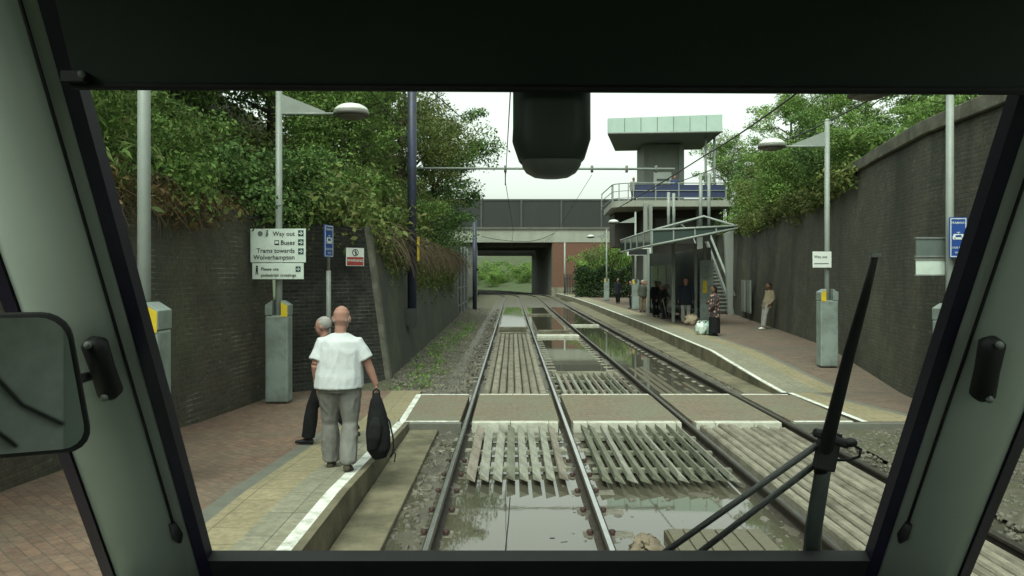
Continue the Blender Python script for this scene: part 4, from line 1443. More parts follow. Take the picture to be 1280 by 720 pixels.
proto('bush_dark', 'bush', 1.7, 2.6, 13300, 0.091, 'leaf_dark')
proto('bush_mid', 'bush', 1.6, 2.4, 13300, 0.079, 'leaf_mid')
proto('bush_fern', 'bush', 1.5, 2.2, 13300, 0.121, 'leaf_mid', 4.0, .7)
proto('bush_olive', 'bush', 1.6, 2.4, 13300, 0.079, 'leaf_olive', 2.4)
proto('bush_light', 'bush', 1.6, 2.4, 13300, 0.085, 'leaf_light')
proto('tree_dark', 'tree', 3.0, 8.0, 29119, 0.128, 'leaf_dark')
proto('tree_mid', 'tree', 2.8, 8.0, 29119, 0.115, 'leaf_mid')
proto('tree_olive', 'tree', 2.7, 7.5, 26880, 0.115, 'leaf_olive', 2.3)
proto('tree_light', 'tree', 2.6, 7.0, 20160, 0.115, 'leaf_light')
NPL = [0]


def plant(key, loc, sc, label, group=None, name=None):
    crown, trunk = PROTO[key][NPL[0] % 2]
    NPL[0] += 1
    tree = key.startswith('tree')
    root = empty(name or ('tree' if tree else 'bush'), loc, rng.uniform(0, 6.28), label, 'tree' if tree else 'bush', group)
    root.scale = sc if isinstance(sc, tuple) else (sc, sc, sc * rng.uniform(.92, 1.08))
    for nm, me in (('crown', crown), ('trunk', trunk)):
        o = bpy.data.objects.new(nm, me)
        COL.objects.link(o); o.parent = root
    return root


GL = 'bushes and trees above the left wall'
for key, x, y, s, lab in (
        ('bush_dark', -5.5, 5.2, .9, 'dark bush above the left wall, first beside the windscreen pillar'),
        ('bush_olive', -5.5, 7.6, .75, 'olive bush above the left wall behind the thick lamp post'),
        ('bush_fern', -5.75, 9.6, .95, 'ferny green bush above the left wall right of the thick lamp post'),
        ('bush_mid', -5.5, 11.9, .8, 'mid green bush above the dry twigs on the left wall'),
        ('bush_dark', -5.4, 14.2, .85, 'dark bush above the left wall behind the way out lamp post'),
        ('bush_dark', -4.75, 15.4, .7, 'dark bush filling the corner above the blue brick wall end'),
        ('bush_olive', -3.75, 17.0, .5, 'small olive bush on top of the blue brick wall end'),
        ('bush_mid', -3.7, 18.1, .6, 'small mid green bush just behind the top of the corner strip'),
        ('bush_light', -4.4, 16.3, .55, 'light green bush spilling over the top of the blue brick wall end'),
        ('bush_mid', -4.3, 18.6, .85, 'mid green bush on the bank just right of the blue brick wall end'),
        ('bush_olive', -3.75, 20.8, .75, 'olive bush hanging over the dark wall before the blue mast'),
        ('bush_olive', -3.7, 23.8, .8, 'olive bush hanging over the dark wall behind the blue mast'),
        ('bush_mid', -3.75, 26.8, .85, 'mid green bush hanging over the dark wall second past the blue mast'),
        ('bush_olive', -3.8, 30.2, .95, 'yellowish bush hanging over the dark wall under the long tube'),
        ('bush_dark', -3.7, 34.0, .95, 'dark bush above the dark wall before the steel screen'),
        ('bush_dark', -3.9, 38.5, 1.1, 'dark bush above the far end of the left wall')):
    plant(key, (x, y, bank_left_z(x, y) - .35), s, lab, GL)
for key, x, y, s, lab in (
        ('tree_dark', -7.6, 6.3, .62, 'dark tree on the left bank above the first bush'),
        ('tree_mid', -7.9, 10.0, .68, 'mid green tree on the left bank behind the ferny bush'),
        ('tree_dark', -7.3, 13.4, .66, 'dark tree on the left bank behind the way out lamp post'),
        ('tree_mid', -7.4, 17.4, .75, 'mid green tree on the left bank under the lamp head'),
        ('tree_mid', -4.0, 19.0, .55, 'slender mid green tree leaning out in front of the blue mast'),
        ('tree_dark', -6.2, 20.5, .80, 'dark tree on the left bank left of the blue mast'),
        ('tree_mid', -5.6, 24.5, .85, 'mid green tree on the left bank behind the blue mast'),
        ('tree_olive', -5.3, 28.8, .95, 'olive tree on the left bank right of the blue mast'),
        ('tree_olive', -4.7, 33.5, 1.08, 'tall olive tree on the left bank at the edge of the sky'),
        ('tree_dark', -3.9, 39.5, .98, 'dark tree on the left bank overhanging the bridge end'),
        ('tree_dark', -8.4, 11.8, .75, 'dark tree on the left bank between the ferny bush and the lamp post'),
        ('tree_mid', -9.6, 13.0, .95, 'mid green tree high on the left bank behind the dark ones'),
        ('tree_dark', -9.5, 18.5, 1.0, 'dark tree high on the left bank left of the lamp head'),
        ('tree_dark', -10.5, 24.0, 1.2, 'big dark tree at the top of the left bank'),
        ('tree_mid', -11.0, 15.0, 1.1, 'big mid green tree at the top of the left bank'),
        ('tree_dark', -8.5, 44.0, 1.15, 'dark tree behind the steel screen'),
        ('tree_mid', -8.5, 34.0, 1.25, 'big mid green tree behind the olive trees')):
    plant(key, (x, y, bank_left_z(x, y) - .3), s, lab, GL)
GR = 'bushes and trees above the right wall'
for key, dx, y, s, lab in (
        ('bush_light', 1.5, 17.8, .48, 'low light green bush on the coping of the right wall near the pillar'),
        ('bush_mid', .55, 20.3, .62, 'mid green bush spilling over the right wall near the coping'),
        ('bush_dark', .45, 22.8, .75, 'dark bush on the right wall behind the right lamp post'),
        ('bush_mid', .35, 26.0, .85, 'mid green bush on the right wall left of the right lamp post'),
        ('bush_light', .2, 30.0, .95, 'light green bush hanging over the right wall above the leaning man'),
        ('bush_olive', .95, 34.5, 1.0, 'olive bush hanging down the right wall by the station building'),
        ('bush_mid', 1.5, 39.0, 1.1, 'mid green bush hanging over the wall end by the balcony'),
        ('bush_dark', 2.3, 44.0, 1.3, 'dark bush between the wall end and the balcony'),
        ('tree_mid', 3.4, 24.0, .55, 'mid green tree on the right bank behind the right lamp post'),
        ('tree_light', 3.2, 29.0, .58, 'light green tree on the right bank under the black cable'),
        ('tree_mid', 3.6, 36.0, .66, 'mid green tree on the right bank beside the roof'),
        ('tree_light', 4.2, 47.0, .92, 'light green tree on the right bank behind the end of the roof'),
        ('tree_dark', 5.5, 20.0, .60, 'dark tree at the back of the right bank above the coping'),
        ('tree_mid', 3.0, 66.0, 1.0, 'mid green tree beyond the station building')):
    x = wall_right_x(y) + dx
    plant(key, (x, y, max(4.95, bank_right_z(x, y)) - .30), s, lab, GR)
# hedge on the platform's far end, bushes beyond the bridge
for key, x, y, s, lab, z in (
        ('bush_light', 7.2, 77.5, (1.2, 1.2, 1.55), 'light green bush behind the hedge beside the palisade fence', .2), ('bush_mid', 9.4, 76.5, (1.3, 1.3, 2.3), 'tall mid green bush behind the hedge left of the shelter', .2),
        ('bush_light', 12.2, 76, (1.2, 1.2, 2.4), 'tall light green bush behind the hedge at the shelter columns', .2)):
    plant(key, (x, y, z), s, lab, 'hedge bushes at the end of the right platform')
hc = [(6.0 + .42 * i, 73.2 - .12 * i, z, (.42, .5, .5)) for i in range(18) for z in (.6, 1.3, 2.0, 2.6 + .25 * math.sin(i * 1.3))]
hd_ = empty('hedge', (9.5, 72.5, .2), 0, 'dense dark hedge along the far end of the right platform', 'hedge')
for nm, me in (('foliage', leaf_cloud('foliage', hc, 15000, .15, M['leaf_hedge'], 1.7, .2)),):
    o = bpy.data.objects.new(nm, me); COL.objects.link(o); o.parent = hd_; o.location = -hd_.location
b = MB()
for i in range(9): limbs(b, 2.2, .05, .5, 3, (6.2 + .85 * i, 73.1 - .24 * i, .2))
b.build('stems', M['bark'], hd_, hd_.location)
for i, (x, y, s, key) in enumerate(((-9, 150, 1.9, 'bush_light'), (-5, 156, 2.1, 'bush_mid'), (-1.5, 148, 1.6, 'bush_light'), (1.5, 152, 1.7, 'bush_mid'), (4.5, 150, 1.8, 'bush_light'), (-13, 158, 2.3, 'bush_mid'), (8, 158, 2.4, 'bush_mid'), (-3.5, 142, 1.2, 'bush_light'), (-7.5, 146, 1.4, 'bush_mid'), (2.5, 142, 1.2, 'bush_mid'))):
    plant(key, (x, y, .3), s, 'leafy green bush on the bank seen through the bridge', 'bushes beyond the bridge')
# dry twigs and creepers hanging over the left walls
def tangle(name, label, spots, n, ln, m, r=.009):
    b = MB()
    for _ in range(n):
        x, y, z = spots()
        p = Vector((x, y, z)); d = Vector((rng.uniform(.2, 1), rng.uniform(-.8, .8), rng.uniform(-.1, .5)))
        pts = [p]
        L = ln * rng.uniform(.4, 1.2)
        for k in range(5):
            d = (d + Vector((rng.uniform(-.3, .3), rng.uniform(-.3, .3), -.38))).normalized()
            p = p + d * L / 5
            pts.append(p)
        b.tube(pts, [r, r * .9, r * .8, r * .6, r * .5, r * .3], 4, cap=False)
    return tag(b.build(name, m, recalc=False), label, 'creeper')


o = tangle('dry_creeper', 'dead brown twigs hanging over the top of the left brick wall', lambda: (-4.95 + rng.uniform(-.3, .05), rng.uniform(8.0, 14.2), 3.2 + rng.uniform(0, .5)), 420, .75, M['twig'])
c_ = leaf_cloud('dead_leaves', [(-4.75, 8 + i * .62, 3.22 + rng.uniform(-.15, .15), (.28, .5, .30)) for i in range(11)], 2600, .075, M['leaf_dry'], 2.2, .2, .6)
oc = bpy.data.objects.new('dead_leaves', c_); COL.objects.link(oc); oc.parent = o
o = tangle('creeper', 'brown and green creeper trailing down the dark wall past the corner', lambda: (-3.05 + rng.uniform(-.2, .06), rng.uniform(17.2, 41), 3.05 + rng.uniform(0, .4)), 760, 1.3, M['twig'], .012)
cl_ = []
for i in range(46):
    y = 17.5 + i * .54
    dz = abs(math.sin(i * .37)) * .8 + (1.0 if 23 < y < 40 else .25) * rng.uniform(.4, 1.2)
    zc = 3.0 - dz * .4
    cl_.append((-2.56 - .45 * (zc / 3.2), y, zc, (.24, .5, .30 + dz * .42)))
c_ = leaf_cloud('creeper_leaves', cl_, 17000, .075, M['leaf_olive'], 1.8, .2, .7)
oc = bpy.data.objects.new('creeper_leaves', c_); COL.objects.link(oc); oc.parent = o
# undergrowth, so that the banks read as one thick mass
cl_ = []
for i in range(120):
    y = rng.uniform(3, 44) if i < 90 else rng.uniform(14.6, 20); x = wall_left_x(max(y, 16.5) if y > 15.5 else y) - rng.uniform(.5, 4.5)
    cl_.append((x, y, bank_left_z(x, y) + .35, (1.0, 1.0, .8)))
o = bpy.data.objects.new('undergrowth', leaf_cloud('undergrowth', cl_, 36000, .12, M['leaf_olive'], 2.2, .3)); COL.objects.link(o)
tag(o, 'thick olive undergrowth covering the left bank between the bushes', 'undergrowth', kind='stuff')
cl_ = []
for i in range(80):
    y = rng.uniform(14.5, 55); x = wall_right_x(y) + rng.uniform(.9, 4.5)
    cl_.append((x, y, bank_right_z(x, y) + .25, (1.0, 1.0, .6)))
cr_ = []
for i in range(44):
    y = 19.5 + i * .6
    dz = (.15 + .40 * max(0, math.sin((y - 17) * .12))) * rng.uniform(.4, 1.2)
    cr_.append((wall_right_x(y) + .12, y, 4.85 - dz * .55, (.35, .55, .25 + dz * .6)))
oc = bpy.data.objects.new('creeper', leaf_cloud('creeper', cr_, 15000, .10, M['leaf_olive'], 1.8, .2, .7)); COL.objects.link(oc)
tag(oc, 'olive creeper trailing over the coping of the tall right wall', 'creeper')
o = bpy.data.objects.new('undergrowth', leaf_cloud('undergrowth', cl_, 20000, .15, M['leaf_mid'], 2.2, .3)); COL.objects.link(o)
tag(o, 'green undergrowth covering the right bank between the bushes', 'undergrowth', kind='stuff')
cl_ = [(rng.uniform(-2.5, -1.7), 15.6 + i * .55, .02, (.3, .3, .14)) for i in range(40)]
o = bpy.data.objects.new('weeds', leaf_cloud('weeds', cl_, 3200, .07, M['leaf_light'], 3, .2, -.6)); COL.objects.link(o)
tag(o, 'scattered small weeds growing on the gravel verge under the left wall', 'weeds', kind='stuff')

# palisade fence by the abutment
pf = empty('palisade_fence', (5.6, 84, .1), 0, 'dark steel palisade fence between the brick abutment and the hedge', 'fence')
for i in range(11):
    x = 5.45 + i * .17
    MB().prism([(x, 84, .1), (x + .09, 84, .1), (x + .09, 84, 2.3), (x + .045, 84, 2.5), (x, 84, 2.3)], (0, .03, 0)).build('pale', M['black'], pf, pf.location)
for z in (.5, 1.9):
    MB().bx(5.4, 7.3, 84.04, 84.09, z, z + .06).build('rail', M['black'], pf, pf.location)


# ---------------------------------------------------------- people
def fuse(b, name, mats, parent, voxel, smooth=3, crease=0.0):
    """one continuous skin from overlapping tubes"""
    o = b.build(name, mats)
    r = o.modifiers.new('r', 'REMESH'); r.mode = 'VOXEL'; r.voxel_size = voxel
    s = o.modifiers.new('s', 'SMOOTH'); s.factor = .5; s.iterations = smooth
    bpy.context.view_layer.update()
    dg = bpy.context.evaluated_depsgraph_get()
    me = bpy.data.meshes.new_from_object(o.evaluated_get(dg))
    me.name = name
    if crease and voxel < .0175:
        for v in me.vertices:
            p = v.co
            s_ = 1 if p.x > 0 else -1
            q = mnoise.fractal(Vector((p.x * 10 + s_ * p.z * 3, p.y * 10, p.z * 2.2)), .9, 2.0, 3)
            q2 = 1 - abs(mnoise.noise(Vector((p.x * 9 - s_ * p.z * 5, p.y * 9, p.z * 5 + s_ * p.x * 4 + 5)))) * 2
            v.co = p + v.normal * (q * .6 + q2 * .5) * crease
    old = o.data
    o.modifiers.clear(); o.data = me
    bpy.data.meshes.remove(old)
    me.materials.clear()
    for m in (mats if isinstance(mats, (list, tuple)) else [mats]): me.materials.append(m)
    me.polygons.foreach_set("use_smooth", [True] * len(me.polygons))
    me.update()
    o.parent = parent
    return o


def V(*a): return Vector(a)


SKIN = cloth('skin', (0.33, 0.19, 0.145), (0.28, 0.155, 0.12), 9)
SKIN_D = cloth('dark_skin', (0.16, 0.09, 0.06), (0.12, 0.07, 0.045), 9)


def person(label, loc, rz, H=1.75, pose=None, top=None, legs=None, shoe=None, hair=None, skin=None, voxel=.018, sleeve='long', bulk=1.0, coat=0.0, skirt=False, bald=False, group=None, hairlen=0.0, baggy=1.0, headsize=1.06):
    """figure facing +y at the origin; POSE gives joints in metres for a 1.75 m body"""
    root = empty('person', loc, rz, label, 'person', group)
    k = H / 1.75
    skin = skin or SKIN
    J = dict(pel=V(0, 0, .95), chest=V(0, 0, 1.30), neck=V(0, .0, 1.48), head=V(0, .02, 1.63),
             sl=V(-.19, 0, 1.42), sr=V(.19, 0, 1.42), el=V(-.25, -.02, 1.14), er=V(.25, -.02, 1.14), wl=V(-.25, .05, .89), wr=V(.25, .05, .89),
             hl=V(-.095, 0, .92), hr=V(.095, 0, .92), kl=V(-.10, .02, .50), kr=V(.10, .02, .50), al=V(-.10, -.02, .09), ar=V(.10, -.02, .09),
             hdl=None, hdr=None, tl=V(0, 1, 0), tr=V(0, 1, 0), face=V(0, 1, 0))
    for q, v in (pose or {}).items(): J[q] = V(*v)
    for q in ('sl', 'sr', 'el', 'er', 'wl', 'wr'):
        if not pose or q not in pose: J[q] = V(J[q].x * (1 + (bulk - 1) * .75), J[q].y, J[q].z)
    X = V(1, 0, 0)
    J = {q: (v * k if v is not None and q not in ('tl', 'tr', 'face') else v) for q, v in J.items()}

    def torso(b, add, lo=0.0, hem=None):
        p, c, n = J['pel'], J['chest'], J['neck']
        w = bulk * k
        ad = add
        wst = .174 if hem else .155
        ptsr = [(p - (c - p) * .20, .155 * w + ad, .115 * w + ad), (p, .168 * w + ad, .122 * w + ad), (p.lerp(c, .42), wst * w + ad, (wst - .042) * w + ad), (c, .178 * w + ad, .125 * w + ad), (c.lerp(n, .50), .158 * w + ad, .105 * w + ad), (c.lerp(n, .80), .098 * w + ad * .8, .078 * w + ad * .6), (n, .06 * k + ad * .6, .06 * k + ad * .6)]
        if hem:
            d = V(0, 0, -1)
            ptsr = [(p + d * hem, .188 * w + ad, .146 * w + ad), (p + d * hem * .4, .186 * w + ad, .142 * w + ad), (p + V(0, 0, .06 * k), .180 * w + ad, .138 * w + ad)] + ptsr[2:]
        b.tube([q[0] for q in ptsr], [(q[1], q[2]) for q in ptsr], 16, ref=X)

    def arm(b, s, add, to=1.0):
        S, E, Wr = J['s' + s], J['e' + s], J['w' + s]
        g = .8 + .2 * bulk
        b.tube([J['chest'].lerp(J['neck'], .6) * .5 + S * .5, S, S.lerp(E, .5), E], [.055 * k * g + add, .056 * k * g + add, .052 * k * g + add, .044 * k * g + add], 10)
        if to > .5: b.tube([E, E.lerp(Wr, .35), Wr], [.044 * k * g + add, .043 * k * g + add, .030 * k * g + add * .8], 10)

    def leg(b, s, add, flare=0.0):
        h, kn, a = J['h' + s], J['k' + s], J['a' + s]
        b.tube([h + V(0, 0, .06 * k), h.lerp(kn, .3), kn, kn.lerp(a, .35), a], [.092 * k * bulk + add, .086 * k * bulk + add, .058 * k + add, .056 * k + add + flare * .6, .042 * k + add + flare], 12)

    # the body itself
    b = MB()
    torso(b, 0)
    hd, nk = J['head'], J['neck']
    b.tube([nk - V(0, 0, .05 * k), nk.lerp(hd, .5) - V(0, .01, 0)], .058 * k * (.6 + .4 * bulk), 10)
    f = J['face'].normalized()
    sd = f.cross(V(0, 0, 1)).normalized()
    up = V(0, 0, 1)
    kh = k * headsize
    b.tube([hd - up * .115 * kh + f * .03 * kh, hd - up * .07 * kh + f * .018 * kh, hd, hd + up * .06 * kh, hd + up * .10 * kh, hd + up * .122 * kh],
           [(.035 * kh, .04 * kh), (.062 * kh, .078 * kh), (.077 * kh, .098 * kh), (.074 * kh, .094 * kh), (.052 * kh, .068 * kh), (.015 * kh, .02 * kh)], 16, ref=sd)
    b.ball(hd + f * .10 * kh - up * .015 * kh, (.016 * kh, .022 * kh, .024 * kh), 8)
    for s in (-1, 1):
        b.ball(hd + sd * s * .08 * kh - up * .005 * kh - f * .01 * kh, (.014 * kh, .022 * kh, .032 * kh), 8)
    for s in 'lr':
        arm(b, s, 0)
        E, Wr = J['e' + s], J['w' + s]
        d = (Wr - E).normalized() if J['hd' + s] is None else (J['hd' + s] - Wr).normalized()
        side = d.cross(V(0, 1, 0) if abs(d.y) < .8 else V(0, 0, 1)).normalized()
        fw = side.cross(d).normalized()
        if fw.y < 0: fw = -fw
        b.tube([Wr, Wr + d * .05 * k, Wr + d * .095 * k], [(.026 * k, .020 * k), (.040 * k, .017 * k), (.040 * k, .015 * k)], 8, ref=fw)
        for i, (o_, L) in enumerate(((-.030, .062), (-.010, .074), (.010, .070), (.030, .055))):
            p0 = Wr + d * .09 * k + fw * o_ * k
            cu = side * (.25 if s == 'l' else -.25)
            b.tube([p0, p0 + (d + cu * .4).normalized() * L * .5 * k, p0 + (d + cu * .4).normalized() * L * .5 * k + (d + cu * 2).normalized() * L * .5 * k], [.0095 * k, .009 * k, .007 * k], 6)
        p0 = Wr + d * .03 * k + fw * .03 * k
        b.tube([p0, p0 + (d * .6 + fw * .7).normalized() * .04 * k, p0 + (d * .9 + fw * .45).normalized() * .075 * k], [.013 * k, .011 * k, .008 * k], 6)
        leg(b, s, 0)
        a = J['a' + s]; t = J['t' + s].normalized()
        b.tube([a - t * .05 * k - up * .04 * k, a + t * .05 * k - up * .045 * k, a + t * .15 * k - up * .062 * k], [.034 * k, .036 * k, .022 * k], 8)
    body = fuse(b, 'body', [skin], root, voxel if voxel > .012 else .009, 2)
    # eyes and mouth
    for s in (-1, 1):
        MB().ball(hd + sd * s * .032 * kh + f * .092 * kh + up * .012 * kh, .011 * kh, 8).build('eye', M['signtext'], root)
    MB().ball(hd + f * .092 * kh - up * .058 * kh, (.022 * kh if abs(f.y) > .5 else .012 * kh, .012 * kh, .006 * kh), 8).build('mouth', M['signred'], root)
    # hair
    if hair is not None:
        b = MB()
        if bald:
            for a_ in range(-5, 6):
                th = a_ / 5 * 1.9
                if abs(th) < .7: continue
                p = hd - f * math.cos(th) * .093 * kh + sd * math.sin(th) * .076 * kh
                b.ball(p - up * .012 * kh, (.009 * kh, .009 * kh, .026 * kh), 6)
        else:
            c0 = hd + up * .030 * kh - f * .018 * kh
            b.tube([c0 - up * (.065 + hairlen) * kh - f * .035 * kh, c0 - up * .02 * kh - f * .02 * kh, c0 + up * .03 * kh, c0 + up * .075 * kh, c0 + up * .104 * kh],
                   [(.060 * kh + hairlen * .1, .062 * kh), (.083 * kh, .086 * kh), (.085 * kh, .098 * kh), (.064 * kh, .080 * kh), (.02 * kh, .025 * kh)], 14, ref=sd)
        fuse(b, 'hair', [hair], root, .008 if bald else .014, 1)
    # clothes
    if legs is not None:
        b = MB()
        w = bulk * k
        if skirt:
            p = J['pel']
            b.tube([p + V(0, 0, .12 * k), p, p - V(0, 0, .35 * k), p - V(0, 0, .86 * k)], [(.165 * w, .13 * w), (.20 * w, .16 * w), (.21 * w, .17 * w), (.20 * w, .19 * w)], 16, ref=X)
        else:
            p, c = J['pel'], J['chest']
            b.tube([p.lerp(c, .25), p, p - V(0, 0, .10 * k)], [(.150 * w + .008, .108 * w + .008), (.172 * w + .010, .128 * w + .010), (.165 * w + .01, .125 * w + .012)], 16, ref=X)
            for s in 'lr': leg(b, s, .022 * baggy, .022 * baggy)
            if baggy > 1.05:
                for s in 'lr':
                    kn, a = J['k' + s], J['a' + s]
                    for q in (.72, .96):
                        pp = kn.lerp(a, q)
                        b.ball(pp + V(rng.uniform(-.012, .012), -.012, 0), (.082 * k, .082 * k, .03 * k), 10)
        fuse(b, 'skirt' if skirt else 'trousers', [legs], root, max(voxel, .009), 5, .012 if baggy > 1.05 else .006)
    if top is not None:
        b = MB()
        torso(b, .034 if sleeve == 'short' else .030, hem=(coat if coat else .06) * k)
        for s in 'lr':
            if sleeve == 'short':
                S, E = J['s' + s], J['e' + s]
                b.tube([J['chest'].lerp(J['neck'], .45) * .6 + S * .4, S, S.lerp(E, .35), S.lerp(E, .80)], [.080 * k, .082 * k, .080 * k, .088 * k], 12)
            else: arm(b, s, .020)
        fuse(b, 'shirt' if sleeve == 'short' else ('coat' if coat > .2 else 'jacket'), [top], root, max(voxel, .009), 6, .011)
    for s in 'lr':
        a, t = J['a' + s], J['t' + s].normalized()
        b = MB()
        b.tube([a - t * .075 * k - up * .055 * k, a - up * .045 * k, a + t * .09 * k - up * .058 * k, a + t * .19 * k - up * .068 * k], [(.036 * k, .034 * k), (.046 * k, .044 * k), (.050 * k, .034 * k), (.030 * k, .020 * k)], 10, ref=t.cross(up))
        fuse(b, 'shoe', [shoe or M['black']], root, .012, 1)
    return root


CL = dict(white=cloth('white_cotton', (.54, .57, .58), (.47, .50, .52), 6), grey=cloth('grey_trouser_cloth', (.195, .195, .18), (.155, .155, .145), 6), navy=cloth('navy_cloth', (.020, .024, .034), (.014, .017, .024), 6),
          black=cloth('black_cloth', (.016, .017, .018), (.010, .011, .012), 6), dgrey=cloth('dark_grey_cloth', (.050, .056, .056), (.036, .040, .040), 6), khaki=cloth('khaki_cloth', (.17, .145, .105), (.13, .11, .08), 6),
          beige=cloth('beige_cloth', (.36, .30, .22), (.30, .25, .18), 6), tan=cloth('tan_jacket_cloth', (.24, .20, .14), (.18, .15, .105), 6), lgrey=cloth('light_grey_cloth', (.27, .27, .25), (.22, .22, .205), 6),
          hgrey=cloth('grey_hair', (.34, .33, .31), (.25, .24, .23), 20), hblack=cloth('black_hair', (.015, .013, .012), (.01, .009, .008), 20), brown=cloth('brown_shoe', (.09, .075, .055), (.06, .05, .04), 9),
          olive=cloth('olive_jacket_cloth', (.075, .08, .065), (.055, .06, .048), 6))
fl, fn, flk, fb = mk('floral_cloth')
co_ = fn.new("ShaderNodeTexCoord").outputs["Object"]
vo = fn.new("ShaderNodeTexVoronoi"); vo.inputs["Scale"].default_value = 11
flk.new(co_, vo.inputs["Vector"])
flk.new(ramp(fn, flk, vo.outputs["Distance"], [(.30, (.42, .26, .22)), (.42, (.035, .028, .030))]), fb.inputs["Base Color"])
fb.inputs["Roughness"].default_value = .9
CL['floral'] = fl
CL['bluejacket'] = cloth('blue_jacket_cloth', (.05, .075, .16), (.035, .055, .12), 6)
CL['pink'] = cloth('ruddy_skin', (.36, .215, .17), (.29, .16, .125), 9)

# the two men on the left platform
person('bald man in a white t-shirt and baggy grey trousers walking away with a black bag', (-1.84, 8.55, .125), R(4), 1.74,
       dict(pel=(-.01, 0, .95), chest=(0, .02, 1.29), neck=(.0, .03, 1.47), head=(.01, .05, 1.625), el=(-.25, -.05, 1.14), wl=(-.245, .06, .88), er=(.295, .0, 1.15), wr=(.385, .03, .91), hdr=(.39, .03, .80),
            kl=(-.115, .09, .50), al=(-.115, .13, .085), kr=(.11, .0, .51), ar=(.105, -.17, .115), tr=(.1, 1, -.3), sl=(-.188, 0, 1.355), sr=(.188, 0, 1.355)),
       CL['white'], CL['grey'], CL['brown'], CL['hgrey'], CL['pink'], .009, 'short', 1.23, .0, bald=True, baggy=1.12, headsize=1.14)
person('grey-haired man in dark clothes striding to the left behind the white t-shirt', (-2.31, 10.1, .08), R(80), 1.60,
       dict(pel=(0, 0, .93), chest=(0, .03, 1.28), neck=(0, .06, 1.46), head=(0, .09, 1.62), kl=(-.10, .20, .52), al=(-.10, .26, .10), kr=(.10, -.04, .50), ar=(.10, -.34, .16), tr=(0, 1, -.5), el=(-.27, -.14, 1.16), wl=(-.26, .02, .93), er=(.27, .04, 1.14), wr=(.26, .22, .96)),
       CL['navy'], CL['black'], M['black'], CL['hgrey'], CL['pink'], .013, 'long', 1.12, .12)
# the backpack swinging from the bald man's right hand
bp = empty('backpack', (-1.45, 8.55, .25), R(4), 'black backpack hanging from the hand of the man in white', 'backpack')
bp.scale = (.88, .9, 1.0)
b = MB()
b.tube([(.0, 0, .70), (.0, 0, .62), (.01, 0, .48), (.02, 0, .28), (.03, 0, .10), (.045, 0, .0)], [(.03, .04), (.075, .07), (.115, .10), (.15, .125), (.145, .12), (.08, .06)], 14, ref=(1, 0, 0))
fuse(b, 'bag', [CL['black']], bp, .012, 3)
b = MB(); b.tube([(-.03, -.115, .12), (-.02, -.15, .25), (.0, -.135, .38), (.01, -.11, .46)], [(.06, .03), (.09, .04), (.08, .035), (.04, .02)], 10, ref=(1, 0, 0))
fuse(b, 'front_pocket', [CL['black']], bp, .012, 2)
MB().tube([(-.04, 0, .64), (-.035, 0, .72), (0, 0, .745), (.035, 0, .72), (.04, 0, .64)], .012, 6).build('handle', CL['black'], bp)
MB().tube([(.08, -.02, .5), (.16, -.03, .40), (.205, -.04, .22), (.21, -.03, .08), (.17, -.02, .02)], .011, 5).build('strap', CL['black'], bp)
MB().tube([(.19, -.03, .10), (.235, -.04, .05), (.22, -.04, -.03)], .008, 5).build('strap', CL['black'], bp)
MB().box((-.045, -.158, .30), (.035, .006, .012)).build('badge', M['signboard'], bp)

GP = 'people waiting on the right platform'
P_ = person
P_('distant grey-haired person in a dark coat at the far end of the platform', (7.55, 57, .25), R(150), 1.76, dict(kl=(-.1, .08, .5), al=(-.1, .05, .09), ar=(.1, -.1, .09)), CL['navy'], CL['black'], None, CL['hgrey'], None, .022, coat=.32, group=GP)
P_('person in a black jacket standing in front of the distant cabinet', (7.08, 47.5, .25), R(100), 1.68, None, CL['black'], CL['navy'], None, CL['hblack'], None, .022, coat=.1, group=GP)
P_('person in an olive jacket and khaki trousers beside the first shelter column', (7.02, 43, .25), R(-160), 1.72, dict(el=(-.30, 0, 1.16)), CL['olive'], CL['khaki'], None, CL['hgrey'], None, .022, coat=.12, group=GP)
P_('person in pale beige trousers half hidden by the khaki-trousered one', (7.38, 44.2, .25), R(170), 1.66, None, CL['dgrey'], CL['beige'], None, CL['hblack'], None, .022, group=GP)
P_('person all in black standing at the left edge of the shelter', (6.88, 38.2, .25), R(190), 1.70, None, CL['black'], CL['black'], None, CL['hblack'], SKIN_D, .022, coat=.3, group=GP)
P_('grey-haired person in a black coat leaning on a pale stick inside the shelter', (7.0, 36.6, .25), R(120), 1.66, dict(chest=(0, .06, 1.26), neck=(0, .14, 1.42), head=(0, .22, 1.55), er=(.24, .18, 1.12), wr=(.18, .34, .92), el=(-.26, .08, 1.10), wl=(-.2, .3, .9)), CL['black'], CL['navy'], None, CL['hgrey'], None, .02, coat=.35, bulk=1.15, group=GP)
P_('tall man in a dark coat and light grey trousers facing the tram', (7.08, 32.6, .25), R(165), 1.86, None, CL['navy'], CL['lgrey'], None, CL['hblack'], None, .018, coat=.22, bulk=1.1, group=GP)
P_('woman in a floral top and long black skirt next to the plastic bags', (6.60, 26.1, .25), R(95), 1.62, dict(er=(.22, .10, 1.14), wr=(.08, .24, 1.16), el=(-.24, .06, 1.12), wl=(-.2, .2, .96)), CL['floral'], CL['black'], None, CL['hblack'], SKIN_D, .018, coat=.30, skirt=True, bulk=1.1, group=GP, hairlen=.08)
P_('man in a tan jacket and light trousers leaning back against the right wall', (9.30, 29.4, .25), R(105), 1.70, dict(pel=(0, -.10, .95), chest=(0, -.19, 1.28), neck=(0, -.2, 1.46), head=(0, -.15, 1.62), kl=(-.1, .06, .5), kr=(.1, 0, .5), al=(-.1, .13, .09), ar=(.1, .02, .09), hl=(-.095, -.08, .92), hr=(.095, -.08, .92), sl=(-.19, -.19, 1.41), sr=(.19, -.19, 1.41), el=(-.24, -.22, 1.14), er=(.24, -.22, 1.14), wl=(-.22, -.05, .94), wr=(.22, -.05, .94)), CL['tan'], CL['lgrey'], M['lampwhite'], CL['hblack'], SKIN_D, .018, coat=.16, group=GP)
